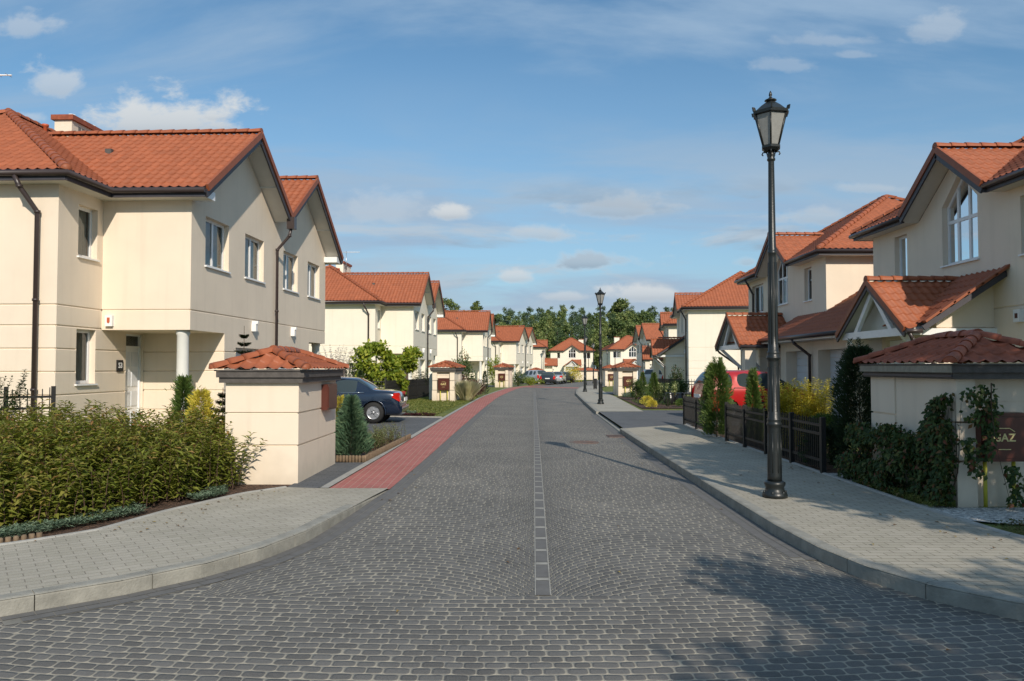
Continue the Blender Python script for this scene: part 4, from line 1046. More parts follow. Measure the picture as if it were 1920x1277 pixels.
b_ = MB(); b_.box((0, 0, .05), (.24, .3, .72), 'plastic_black'); b_.box((-.02, -.02, .72), (.26, .32, .76), 'plastic_black')
for x in (.02, .18): b_.box((x, .1, -.02), (x + .04, .2, .05), 'iron')
o = b_.build('litter_bin', None, (5.85, 56, 0), bevel=.01); tag(o, 'small black litter bin on the pavement between the lamp posts', 'bin')

# ------------------------------------------------------------------ cars
def wheel(parent, x, y, r, w, side):
    t = MB(); prof = [(r * .62, -w / 2), (r * .93, -w / 2), (r, -w / 2 + .03), (r, w / 2 - .03), (r * .93, w / 2), (r * .62, w / 2)]
    t.lathe(prof, 'rubber', n=28, cap=False); t.bm.transform(Matrix.Rotation(R(90), 4, 'X'))
    T = t.build('wheel', parent, (x, y, r))
    q = MB(); q.lathe([(r * .66, -w / 2 + .03), (r * .66, w / 2 - .02), (r * .60, w / 2 - .01), (r * .57, w / 2 - .05)], 'alloy', n=28)
    q.lathe([(r * .15, w / 2 - .06), (r * .15, w / 2 - .015), (.02, w / 2 - .005)], 'alloy', n=12)
    for k in range(5):
        a = k * 2 * math.pi / 5; q.bar((r * .1 * math.cos(a), r * .1 * math.sin(a), w / 2 - .035), (r * .6 * math.cos(a), r * .6 * math.sin(a), w / 2 - .035), .09, .03, 'alloy')
    q.bm.transform(Matrix.Rotation(R(90 if side < 0 else -90), 4, 'X')); q.build('rim', T)
def car(name, label, loc, rz, paint, L_, Wd, Ht, kind, wr=.31, group=None):
    """x forward, origin on the ground under the middle"""
    o = empty(name, loc, R(rz), label, 'car', group)
    w = Wd / 2; zb = .20
    # stations: (t 0 rear..1 front, belt z, roof z, half width scale, roof half width scale, glass?)
    K = {'sedan': [(0, .60, .66, .80, .6, 0), (.012, .66, .72, .92, .7, 0), (.03, .96, 1.0, .96, .80, 0), (.17, .95, 1.02, 1, .82, 0), (.20, .95, 1.05, 1, .80, 2), (.255, .94, 1.24, 1, .74, 2), (.31, .94, 1.37, 1, .70, 3), (.345, .93, 1.40, 1, .69, 3), (.475, .92, 1.415, 1, .70, 0), (.495, .92, 1.415, 1, .70, 3), (.60, .91, 1.385, 1, .69, 1), (.645, .91, 1.27, 1, .72, 1), (.70, .90, 1.07, 1, .78, 0), (.735, .88, .96, .99, .82, 0), (.86, .80, .87, .97, .8, 0), (.96, .66, .74, .9, .75, 0), (.99, .5, .60, .84, .7, 0), (1., .42, .5, .75, .6, 0)],
         'hatch': [(0, .55, .62, .84, .7, 0), (.01, .80, .86, .93, .8, 0), (.025, 1.0, 1.10, .96, .80, 2), (.04, 1.0, 1.30, .97, .75, 2), (.085, .99, 1.49, .98, .71, 0), (.12, .985, 1.51, 1, .71, 3), (.23, .98, 1.53, 1, .72, 0), (.255, .98, 1.53, 1, .72, 3), (.41, .97, 1.54, 1, .72, 0), (.435, .97, 1.54, 1, .72, 3), (.56, .96, 1.50, 1, .71, 1), (.60, .95, 1.42, 1, .72, 1), (.76, .93, 1.03, .99, .8, 0), (.79, .90, .97, .99, .82, 0), (.90, .80, .88, .96, .8, 0), (.975, .62, .72, .88, .75, 0), (1, .42, .5, .76, .6, 0)]}
    st = K[kind]; kh = Ht / (1.42 if kind == 'sedan' else 1.56)
    bm = bmesh.new(); rings = []
    for (t, be, rf, ws, rs, g) in st:
        be *= kh; rf *= kh; ww = w * ws; rr = w * rs; x = (t - .5) * L_; zl = zb + (.05 if t in (0, 1.) else 0) + .0
        half = [(0, zl), (ww * .8, zl), (ww * .96, zl + .07), (ww, zl + (be - zl) * .45), (ww * .985, be - .10), (ww * .945, be), (rr + (.02 if rf - be > .2 else .06), max(be + .005, rf - .06 * min(1, (rf - be) / .2))), (rr * .82, rf), (0, rf + .015)]
        full = half + [(-a, b) for a, b in reversed(half[1:-1])]
        rings.append([bm.verts.new((x, a, b)) for a, b in full])
    n = len(rings[0]); nh = 8
    for i in range(len(rings) - 1):
        ga, gb = st[i], st[i + 1]
        for j in range(n):
            f = bm.faces.new([rings[i][j], rings[i][(j + 1) % n], rings[i + 1][(j + 1) % n], rings[i + 1][j]]); f.smooth = True
            jj = j if j < nh else n - 1 - j
            slope = gb[2] - ga[2]
            if ga[5] in (1, 3) and jj == 5: f.material_index = 1
            if ga[5] in (1, 2) and jj in (6, 7) and abs(slope) > .07 : f.material_index = 1
    bm.faces.new(rings[0]); bm.faces.new(list(reversed(rings[-1])))
    bmesh.ops.recalc_face_normals(bm, faces=bm.faces)
    cl = bm.edges.layers.float.get('crease_edge') or bm.edges.layers.float.new('crease_edge')
    for e in bm.edges:
        fs = e.link_faces
        if len(fs) == 2 and fs[0].material_index != fs[1].material_index: e[cl] = .7
    me = bpy.data.meshes.new('body'); bm.to_mesh(me); bm.free(); me.materials.append(MATS[paint]); me.materials.append(MATS['carglass'])
    tmp = bpy.data.objects.new('tmp', me); COL.objects.link(tmp); sm = tmp.modifiers.new('s', 'SUBSURF'); sm.levels = 2; sm.render_levels = 2
    dg = bpy.context.evaluated_depsgraph_get(); me2 = bpy.data.meshes.new_from_object(tmp.evaluated_get(dg)); bpy.data.objects.remove(tmp)
    for part, idx in (('body', 0), ('window', 1)):
        b2 = bmesh.new(); b2.from_mesh(me2)
        bmesh.ops.delete(b2, geom=[f for f in b2.faces if f.material_index != idx], context='FACES')
        if part == 'body':
            for wx in (-.5 * L_ + .19 * L_, -.5 * L_ + .81 * L_):      # cut the wheel arches
                dl = [f for f in b2.faces if abs(f.calc_center_median().y) > w * .72 and (V((f.calc_center_median().x - wx, 0, f.calc_center_median().z - wr)).length < wr + .045)]
                bmesh.ops.delete(b2, geom=dl, context='FACES')
        mm = bpy.data.meshes.new(part); b2.to_mesh(mm); b2.free()
        for f in mm.polygons: f.material_index = 0; f.use_smooth = True
        mm.materials.clear(); mm.materials.append(MATS[paint if part == 'body' else 'carglass']); link_mesh(part, mm, o)
    for wx in (-.31 * L_, .31 * L_):
        for s in (-1, 1):
            ar = MB(); c0 = V((wx, s * w * .60, wr)); pts = []
            y0, y1 = s * w * .45, s * (w * .955)
            k = 16; ra = wr + .05; prev = None
            for i in range(k + 1):
                a = math.pi * i / k * 1.16 - .25; p = (wx + ra * math.cos(a), wr + ra * math.sin(a))
                if prev: ar.face([(prev[0], y0, prev[1]), (p[0], y0, p[1]), (p[0], y1, p[1]), (prev[0], y1, prev[1])], 'rubber')
                prev = p
            ar.prism([(wx + ra * math.cos(a), y0, wr + ra * math.sin(a)) for a in [2 * math.pi * i / 16 for i in range(16)]], (0, .01 * s, 0), 'rubber')
            ar.build('wheel_arch_liner', o, recalc=False)
    for wx in (-.31 * L_, .31 * L_):
        for s in (-1, 1): wheel(o, wx, s * (w * .99 - .10), wr, .20, s)
    xr = -L_ / 2
    for s in (-1, 1):
        t = MB()
        if kind == 'sedan': pr = [(xr + .04, s * w * .60, .70 * kh), (xr + .05, s * w * .92, .66 * kh), (xr + .26, s * w * 1.0, .80 * kh), (xr + .20, s * w * .985, .93 * kh), (xr + .07, s * w * .86, .94 * kh), (xr + .06, s * w * .62, .90 * kh)]
        else: pr = [(xr - .01, s * w * .74, .62 * kh), (xr + .05, s * w * .97, .62 * kh), (xr + .12, s * w * .99, .80 * kh), (xr + .10, s * w * .97, 1.02 * kh), (xr + .03, s * w * .86, 1.04 * kh), (xr - .0, s * w * .74, .86 * kh)]
        c = sum((V(p) for p in pr), V((0, 0, 0))) / len(pr); out = V((-1, s * .9, 0)).normalized()
        a = [V(p) + out * .012 for p in pr]; vs_ = [t.bm.verts.new(p) for p in a]; cv = t.bm.verts.new(c + out * .045); k = t.mi('taillight')
        for i in range(len(a)):
            f = t.bm.faces.new([vs_[i], vs_[(i + 1) % len(a)], cv]); f.material_index = k; f.smooth = True
        t.build('tail_light', o)
        m = MB(); m.box((-.04, -.09 if s < 0 else -.02, -.055), (.06, .02 if s < 0 else .09, .055), paint); m.build('mirror', o, (.17 * L_, s * w * .99, .98 * kh), bevel=.015)
        hm = MB()
        for hx in ((-.13, .03) if kind == 'sedan' else (-.02,)): hm.bar((hx * L_, s * w * 1.005, .80 * kh), (hx * L_ + .15, s * w * 1.005, .80 * kh), .025, .03, paint)
        hm.build('door_handle', o)
        tr = MB(); tr.bar((-.26 * L_ + .42, s * w * 1.0, .52 * kh), (.2 * L_, s * w * 1.0, .52 * kh), .02, .05, 'plastic_black' if kind != 'sedan' else paint); tr.build('side_trim', o)
    for s in (-1, 1):
        bt = MB(); bl = [((t_ - .5) * L_, s * w * .952, be_ * kh + .004) for (t_, be_, rf_, ws_, rs_, g_) in st if .2 < t_ < .72]
        bt.tube(bl, .011, 'chrome' if kind == 'sedan' else 'plastic_black', n=6); bt.build('window_trim', o)
        for wx in (-.31 * L_, .31 * L_):
            al = MB(); al.tube([(wx + (wr + .052) * math.cos(a_), s * w * .965, wr + (wr + .052) * math.sin(a_)) for a_ in [math.pi * (-.06 + 1.12 * i / 16) for i in range(17)]], .022, paint, n=8); al.build('wheel_arch', o)
    b = MB(); b.box((xr - .03, -w * .86, .30), (xr + .25, w * .86, .52 * kh), paint); b.build('rear_bumper', o, bevel=.03)
    p = MB(); p.box((xr - .045, -.26, .66 * kh), (xr - .02, .26, .77 * kh), 'plate'); p.build('number_plate', o)
    return o
car('parked_car', 'dark blue saloon car parked in the drive behind the near kiosk', (-5.22, 23.1, 0), 180, 'paint_blue', 4.1, 1.70, 1.31, 'sedan', wr=.30)
car('parked_car', 'red compact car behind the black fence and thujas', (7.72, 24.8, 0), 6, 'paint_red', 3.75, 1.62, 1.52, 'hatch', wr=.29)
car('parked_car', 'silver estate car parked side-on among the far cars on the left', (2.35, 92, zg(92)), 128, 'paint_silver', 4.2, 1.75, 1.62, 'hatch', wr=.34)
car('parked_car', 'dark car seen from the rear beside the silver estate car', (4.2, 90.0, zg(90)), 84, 'paint_dark', 4.2, 1.72, 1.42, 'hatch')
car('parked_car', 'light grey car behind the dark rear-facing car in the far row', (5.8, 99, zg(99)), 78, 'paint_silver', 4.2, 1.72, 1.42, 'sedan')
car('parked_car', 'dark blue car last in the far row on the left', (7.1, 106, zg(106)), 60, 'paint_blue', 4.2, 1.7, 1.4, 'sedan')
car('parked_car', 'white car with dark rear window between the kiosk and the slatted fence', (11.3, 63.5, 0), 85, 'paint_white', 4.0, 1.7, 1.45, 'hatch')
# the yellow container
yc = MB(); yc.box((0, 0, .12), (1.6, 1.1, 1.75), 'yellow')
for i in range(5): yc.box((.1 + i * .32, -.03, .2), (.18 + i * .32, 0, 1.7), 'yellow')
yc.box((-.04, -.04, 1.75), (1.64, 1.14, 1.83), 'yellow')
for x in (.2, 1.3):
    for y in (.1, .9): yc.box((x, y, -.02), (x + .1, y + .1, .12), 'plastic_black')
o = yc.build('yellow_container', None, (12.0, 103, zg(103)), bevel=.02); tag(o, 'bright yellow container left of the smaller right-hand kiosk', 'container')

# ------------------------------------------------------------------ the ground, road, pavements
def XL(y): return float(np.interp(y, [0, 9, 10.4, 13.9, 21.9, 30.8, 42.3, 52, 59, 72, 85, 100, 120, 150, 200], [-1.85, -1.72, -1.62, -1.52, -1.35, -1.12, -.75, -.1, .45, 2.1, 4.6, 7.6, 11.6, 18, 28]))
KR = [(9, 4.0), (6, 4.4), (4.7, 4.72), (3.9, 5.05), (3.43, 5.38), (3.08, 5.8), (2.85, 6.35), (2.73, 7.0), (2.68, 8), (2.69, 11), (2.74, 15), (2.81, 20.4)]
KR2 = [(3.03, 28.2), (3.35, 36), (3.9, 47.9), (4.6, 55.8), (6, 67), (7.9, 76), (11, 90), (15, 110), (24, 150)]
KL = [(-12, 4.3), (-9, 4.5), (-6, 4.78), (-4.5, 5.08), (-3.52, 5.42), (-2.94, 5.92), (-2.5, 6.45), (-2.22, 7.0), (-2.02, 7.7), (-1.86, 8.8), (-1.74, 9.7), (-1.64, 10.4)]
def XR(y): return float(np.interp(y, [0, 20.4] + [p[1] for p in KR2] + [200], [2.7, 2.81] + [p[0] for p in KR2] + [34]))
def grid_sheet(name, ys, xs_fn, zf, m, kind='structure', parent=None):
    mb = MB(); rows = []
    for y in ys:
        xs = xs_fn(y); rows.append([mb.bm.verts.new((x, y, zf(x, y))) for x in xs])
    k = mb.mi(m)
    for a, b in zip(rows, rows[1:]):
        for i in range(len(a) - 1):
            f = mb.bm.faces.new([a[i], a[i + 1], b[i + 1], b[i]]); f.material_index = k
    o = mb.build(name, parent, recalc=False); tag(o, kind=kind); return o
def poly_sheet(name, pts, z, m, kind='structure', label=None, cat=None):
    mb = MB(); vs_ = [mb.bm.verts.new((p[0], p[1], z + zg(p[1]))) for p in pts]; k = mb.mi(m)
    for t in tessellate_polygon([[V((p[0], p[1], 0)) for p in pts]]):
        f = mb.bm.faces.new([vs_[i] for i in t]); f.material_index = k
        f.normal_update()
        if f.normal.z < 0: f.normal_flip()
    o = mb.build(name, recalc=False); tag(o, label, cat, kind=kind); return o
grid_sheet('ground', [-80, -20, 20, 62, 76, 90, 110, 130, 300, 900], lambda y: [-700, -100, -20, 20, 100, 700], lambda x, y: zg(y) - .16, 'lawn')
def ss(t): t = min(1, max(0, t)); return t * t * (3 - 2 * t)
def road_z(x, y):
    a, b = XL(y), XR(y); t = min(1, max(0, (x - a) / (b - a)))
    s = ss((y - 7.5) / 3.5)
    return zg(y) - .12 + (.095 * (1 - t) ** 1.3) * s + .012 * math.sin(math.pi * t) * s
yy_ = [-30, -12, -4, 0] + [i * .5 for i in range(1, 60)] + list(range(30, 70, 2)) + list(range(70, 205, 5))
def road_xs(y):
    a = XL(y) - .02 if y > 9.4 else -30 if y < 5.6 else (-6 if y < 7 else -3.0)
    b = 30 if y < 5.6 else (9 if y < 7 else XR(y) + .12)
    return [a + (b - a) * i / 16 for i in range(17)]
grid_sheet('road', yy_, road_xs, road_z, 'cobble')
# pavements
poly_sheet('pavement', KL + [(-2.55, 10.4), (-3.0, 10.48), (-3.39, 9.97), (-3.83, 8.77), (-4.05, 7.75), (-4.35, 7.34), (-4.62, 7.04), (-6, 6.5), (-9, 6.2), (-12, 6.1)], -.004, 'paver_left')
poly_sheet('pavement', KR + [(4.78, 21.9), (4.72, 18.5), (4.66, 14), (4.66, 8.67), (4.72, 7.6), (4.86, 7.0), (5.4, 6.55), (6.5, 6.3), (9, 6.1)], -.004, 'paver_grey')
BK = [(4.8, 29.3), (5.2, 36), (5.64, 43), (5.9, 50), (6.5, 57), (7.8, 67), (9.8, 76), (13, 90), (17, 110), (26, 150)]
mb = MB()
ysr = [28.2, 30, 33, 36, 42, 48, 52, 56, 60, 64, 68, 72, 76, 83, 90, 100, 110, 130, 150]
grid_sheet('pavement', ysr, lambda y: [float(np.interp(y, [p[1] for p in KR2], [p[0] for p in KR2])), float(np.interp(max(y, 29.3), [p[1] for p in BK], [p[0] for p in BK])) if y > 28.3 else 4.75], lambda x, y: zg(y) - .004, 'concrete_far')
# verges and plots
grid_sheet('garden_ground', [13.2, 20, 30, 45, 52, 62, 76, 90, 110, 130, 200], lambda y: [-60, -20, XL(y) - .93], lambda x, y: zg(y) - .03, 'lawn')
poly_sheet('garden_ground', [(-60, 6.2), (-9, 6.2), (-6, 6.5), (-4.62, 7.04), (-4.05, 7.75), (-3.39, 9.97), (-3.0, 10.5), (-2.9, 10.42), (-2.9, 13.2), (-60, 13.2)], -.03, 'bark_mulch')
grid_sheet('garden_ground', [28.2, 36, 45, 52, 62, 76, 90, 110, 130, 200], lambda y: [float(np.interp(max(y, 29.3), [p[1] for p in BK] + [200], [p[0] for p in BK] + [36])), 40, 90], lambda x, y: zg(y) - .03, 'lawn')
poly_sheet('garden_ground', [(4.66, 8.67), (4.72, 7.6), (4.86, 7.0), (5.4, 6.55), (6.5, 6.3), (9, 6.1), (60, 6), (60, 28.2), (4.75, 28.2), (4.72, 18.5)], -.03, 'lawn')
# red walkway, its pale edging and the band across the road
ysn = [10.4, 12, 14, 17, 20, 24, 28, 32, 36, 40, 44, 48, 52, 55, 58, 61, 64, 67, 70, 73, 76, 80]
grid_sheet('walkway', ysn, lambda y: [XL(y) - .82, XL(y)], lambda x, y: zg(y) - .016, 'paver_red')
grid_sheet('walkway_edging', [10.45] + ysn[1:], lambda y: [XL(y) - .94, XL(y) - .823], lambda x, y: zg(y) - .006, 'edging')
grid_sheet('crossing_band', [63, 65, 67.5], lambda y: [XL(y) + (XR(y) - XL(y)) * i / 8 for i in range(9)], lambda x, y: road_z(x, y) + .006, 'paver_red')
# dark drives and forecourts
poly_sheet('path', [(-3.02, 10.45), (-2.58, 10.45), (-2.45, 13.25), (-3.02, 13.25)], -.012, 'paver_dark')
poly_sheet('driveway', [(-2.38, 17.7), (-2.22, 25.0), (-7.0, 26.2), (-7.0, 17.7)], -.014, 'paver_dark')
poly_sheet('driveway', [(2.93, 20.4), (4.78, 21.9), (4.95, 21.6), (9.75, 21.6), (9.75, 28.7), (4.8, 29.25), (3.13, 28.2)], -.012, 'paver_dark')
poly_sheet('driveway', [(5.7, 46), (5.95, 51), (14, 52), (14, 46)], -.012, 'paver_dark')
poly_sheet('driveway', [(-.9, 66), (1.2, 75), (-6, 78), (-6, 67)], -.01, 'paver_dark')
grid_sheet('driveway', [86, 95, 110], lambda y: [XL(y) - 6, XL(y) - .9], lambda x, y: zg(y) - .012, 'paver_dark')
poly_sheet('planting_bed', [(-2.55, 13.3), (-2.32, 17.6), (-4.6, 17.6), (-3.95, 13.3)], -.008, 'bark_mulch')
poly_sheet('planting_bed', [(-2.8, 25.3), (-2.45, 25.15), (-3.9, 26.3), (-4.2, 26.1)], -.002, 'bark_mulch')
poly_sheet('planting_bed', [(5.05, 30.2), (5.7, 42.8), (9.6, 41.4), (8.2, 30.6)], -.006, 'bark_mulch')
poly_sheet('planting_bed', [(4.72, 11.4), (4.74, 21.4), (6.3, 21.4), (6.3, 11.4)], -.012, 'bark_mulch')
poly_sheet('gravel_strip', [(4.72, 8.3), (4.72, 9.3), (5.1, 9.0), (8, 9.0), (8, 8.1), (5.1, 8.05)], -.008, 'gravel')
poly_sheet('gravel_strip', [(4.72, 10.9), (4.72, 11.9), (5.2, 11.9), (5.2, 11.2)], -.006, 'gravel')

# centre line of paler setts
def centre_line():
    m = MB(); 
    def P(x, y): return (CX0 + CXK * y + x, y, road_z(CX0 + CXK * y + x, y) + .006)
    y = 5.93
    while y < 52:
        for (a, b, mt) in ((0, .40, 'cl_dark'), (.41, .49, 'cl_pale')):
            m.face([P(-.05, y + a), P(.05, y + a), P(.05, y + b), P(-.05, y + b)], mt)
        for x in (-.062, .052):
            m.face([P(x, y), P(x + .01, y), P(x + .01, y + .5), P(x, y + .5)], 'cl_pale')
        y += .5
    tag(m.build('centre_line', recalc=False), kind='structure')
mat('joint_sand', (.20, .19, .165), .9, var=.2, vscale=6); mat('cl_dark', (.132, .128, .122), .85, var=.12, vscale=8); mat('cl_pale', (.30, .29, .26), .9, var=.15, vscale=8)
centre_line()

def gutter_strip(pts, side, n=2, w=.11):
    """rows of setts laid lengthways beside the kerb, with sand joints"""
    m = MB(); P = [V((*p, 0)) for p in pts]; fine = []
    for a, b in zip(P, P[1:]):
        c = max(1, int((b - a).length / .5)); fine += [a.lerp(b, i / c) for i in range(c)]
    fine.append(P[-1]); offs = []
    pos = [0.]
    for a, b in zip(P, P[1:]): pos.append(pos[-1] + (b - a).length)
    def at(q):
        q = min(max(q, 0), pos[-1])
        for i in range(len(P) - 1):
            if q <= pos[i + 1] + 1e-9: return P[i].lerp(P[i + 1], (q - pos[i]) / max(1e-6, pos[i + 1] - pos[i]))
        return P[-1]
    def fr(q):
        d = (at(q + .25) - at(q - .25)).normalized(); return at(q), V((-d.y, d.x, 0)) * side
    def quad(q0, q1, o0, o1, dz, mt):
        (p, a), (r_, b) = fr(q0), fr(q1); m.face([(v.x, v.y, road_z(v.x, v.y) + dz) for v in (p + a * o0, r_ + b * o0, r_ + b * o1, p + a * o1)], mt)
    q = 0
    while q < pos[-1] - .01:
        st_ = .4; quad(q, min(q + st_, pos[-1]), 0, n * w + .012, .003, 'joint_sand'); q += st_
    for k in range(n):
        q = (k % 2) * .1
        while q < pos[-1] - .2: quad(q + .005, q + .2, k * w + .010, (k + 1) * w, .0065, 'cl_dark'); q += .2
    tag(m.build('road_gutter', recalc=False), kind='structure')
gutter_strip([(p[0], p[1]) for p in KL[4:]] + [(XL(y), y) for y in (12, 14, 17, 20, 24, 28, 32)], -1)
gutter_strip([(p[0], p[1]) for p in KR[7:]] + [(2.92, 24), (3.03, 28.2)], 1)

def kerb(name, pts, top=0., h=.14, w=.13, stone=.8, fade=None, m='kerb', inward=1):
    """kerb stones laid along a polyline, outer face on the line, body to the 'inward' side"""
    P = [V((*p, 0)) for p in pts]; seg = [0]
    for a, b in zip(P, P[1:]): seg.append(seg[-1] + (b - a).length)
    def at(s):
        s = min(max(s, 0), seg[-1])
        for i in range(len(P) - 1):
            if s <= seg[i + 1] + 1e-9: 
                return P[i].lerp(P[i + 1], (s - seg[i]) / max(1e-6, seg[i + 1] - seg[i]))
        return P[-1]
    mb = MB(); s = 0
    while s < seg[-1] - .05:
        e = min(s + stone - .008, seg[-1]); k = 4; secs = []
        for i in range(k + 1):
            q = s + (e - s) * i / k; c = at(q); d = (at(q + .12) - at(q - .12)).normalized(); nn = V((-d.y, d.x, 0)) * inward
            t = top + zg(c.y); jit = 0
            if fade: t -= fade * ss((c.y - 8.6) / 1.8)
            secs.append([c + V((0, 0, t - h)), c + V((0, 0, t - .022)), c + nn * .012 + V((0, 0, t - .005)), c + nn * .03 + V((0, 0, t)), c + nn * w + V((0, 0, t)), c + nn * w + V((0, 0, t - h))])
        vr = [[mb.bm.verts.new(p) for p in sc_] for sc_ in secs]; kk = mb.mi(m)
        for a, b in zip(vr, vr[1:]):
            for j in range(6):
                f = mb.bm.faces.new([a[j], a[(j + 1) % 6], b[(j + 1) % 6], b[j]]); f.material_index = kk
        for r in (vr[0], vr[-1]):
            f = mb.bm.faces.new(r); f.material_index = kk
        s += stone
    o = mb.build(name); tag(o, kind='structure'); return o
kerb('kerb', KL, top=.004, fade=.035, inward=1)
kerb('kerb', KR, top=.004, inward=-1)
kerb('kerb', [(2.81, 20.4), (2.92, 24), (3.03, 28.2)], top=-.085, h=.1, inward=-1)
kerb('kerb', KR2, top=.004, inward=-1, stone=2.0)
kerb('pavement_edging', [(4.78, 21.9), (4.72, 18.5), (4.66, 14), (4.66, 8.67), (4.72, 7.6), (4.86, 7.0), (5.4, 6.55), (6.5, 6.3), (9, 6.1)], top=.012, h=.05, w=.06, m='edging', inward=1)
kerb('pavement_edging', [(-12, 6.1), (-9, 6.2), (-6, 6.5), (-4.62, 7.04), (-4.35, 7.34), (-4.05, 7.75), (-3.83, 8.77), (-3.39, 9.97), (-3.0, 10.48)], top=.008, h=.05, w=.05, m='edging', inward=1)
kerb('lawn_edging', [(-2.22, 25.0), (-4.6, 25.6), (-7, 26.2)], top=.02, h=.05, w=.1, m='edging', inward=1)
def log_edging(label, pts, h=.10):
    mb = MB(); P = [V((*p, 0)) for p in pts]
    for a, b in zip(P, P[1:]):
        L_ = (b - a).length; n = int(L_ / .055)
        for i in range(n):
            c = a.lerp(b, (i + .5) / n); mb.lathe([(.026, -.05), (.026, h - .006 + rng.uniform(-.012, .008)), (.015, h)], 'log', n=7, c=c)
    o = mb.build('log_roll_edging'); tag(o, label, 'garden edging')
log_edging('half-log edging round the blue juniper bed beside the red walkway', [(-3.0, 13.35), (-2.5, 13.3), (-2.29, 17.6)])
log_edging('half-log edging along the front of the hedge', [(-9, 6.3), (-6, 6.62), (-4.68, 7.14), (-4.42, 7.42)], .045)
for (x, y, lab) in ((1.62, 17.6, 'round rusty manhole cover in the right half of the road'),):
    mb = MB(); mb.lathe([(.33, -.02), (.33, .004), (.31, .006), (.295, .0), (.02, .001)], 'rust', n=32)
    for k in range(8):
        a = k * math.pi / 4; mb.bar((.05 * math.cos(a), .05 * math.sin(a), .003), (.26 * math.cos(a), .26 * math.sin(a), .003), .02, .008, 'rust')
    o = mb.build('manhole_cover', None, (x, y, road_z(x, y) + .006)); tag(o, lab, 'manhole cover')
mb = MB(); mb.box((-.2, -.3, -.02), (.2, -.26, .006), 'rust'); mb.box((-.2, .26, -.02), (.2, .3, .006), 'rust')
for i in range(9): mb.box((-.2 + i * .045, -.26, -.02), (-.175 + i * .045, .26, .004), 'rust')
mb.box((-.2, -.28, -.03), (.2, .28, -.02), 'plastic_black')
o = mb.build('drain_grate', None, (2.55, 19.3, -.1)); tag(o, 'iron drain grate in the gutter by the driveway kerb', 'drain')

# ------------------------------------------------------------------ vegetation
nr = np.random.default_rng(11)
def unit(a): return a / np.maximum(1e-9, np.linalg.norm(a, axis=1, keepdims=True))
def leaf_mesh(name, P, D, Nn, L_, W_, m, parent=None, loc=None, fold=.12, droop=.12, rnd=None, simple=False):
    P = np.asarray(P, float); n = len(P); D = unit(D); S = unit(np.cross(D, Nn)); U = np.cross(S, D)
    L_ = np.broadcast_to(L_, (n,))[:, None]; W_ = np.broadcast_to(W_, (n,))[:, None]
    if simple:
        vs_ = np.stack([P, P + D * L_ * .5 + S * W_ * .5, P + D * L_ - U * L_ * droop, P + D * L_ * .5 - S * W_ * .5], 1).reshape(-1, 3)
        idx = (np.arange(n)[:, None] * 4 + np.array([0, 1, 2, 3])[None]).reshape(-1); per = 4; nf = n; nv = 4
        ls = np.arange(nf) * 4; lt = np.full(nf, 4)
    else:
        mid = P + D * L_ * .52 - U * L_ * fold * .3
        vs_ = np.stack([P, P + D * L_ * .42 + S * W_ * .5 + U * W_ * fold * 2, mid, P + D * L_ * .42 - S * W_ * .5 + U * W_ * fold * 2, P + D * L_ - U * L_ * droop], 1).reshape(-1, 3)
        idx = (np.arange(n)[:, None] * 5 + np.array([0, 1, 2, 0, 2, 3, 1, 4, 2, 2, 4, 3])[None]).reshape(-1); nf = n * 4; nv = 5
        ls = np.arange(nf) * 3; lt = np.full(nf, 3)
    me = bpy.data.meshes.new(name); me.vertices.add(len(vs_)); me.vertices.foreach_set('co', vs_.astype(np.float32).ravel())
    me.loops.add(len(idx)); me.loops.foreach_set('vertex_index', idx.astype(np.int32)); me.polygons.add(nf)
    me.polygons.foreach_set('loop_start', ls.astype(np.int32)); me.polygons.foreach_set('loop_total', lt.astype(np.int32))
    me.update(calc_edges=True)
    at = me.attributes.new('rnd', 'FLOAT', 'POINT')
    r = nr.random(n) if rnd is None else rnd
    at.data.foreach_set('value', np.repeat(np.clip(r, 0, 1), nv).astype(np.float32))
    me.materials.append(MATS[m]); return link_mesh(name, me, parent, loc)
def stem_mesh(name, lines, r, m, parent=None):
    vs_, fs = [], []
    for ln in lines:
        base = len(vs_); k = len(ln)
        for i, p in enumerate(ln):
            rr = r * (1 - .7 * i / (k - 1))
            for j in range(3):
                a = j * 2.094; vs_.append((p[0] + rr * math.cos(a), p[1] + rr * math.sin(a), p[2]))
        for i in range(k - 1):
            for j in range(3): fs.append((base + i * 3 + j, base + i * 3 + (j + 1) % 3, base + i * 3 + 3 + (j + 1) % 3, base + i * 3 + 3 + j))
    me = bpy.data.meshes.new(name); me.from_pydata(vs_, [], fs); me.materials.append(MATS[m]); return link_mesh(name, me, parent)

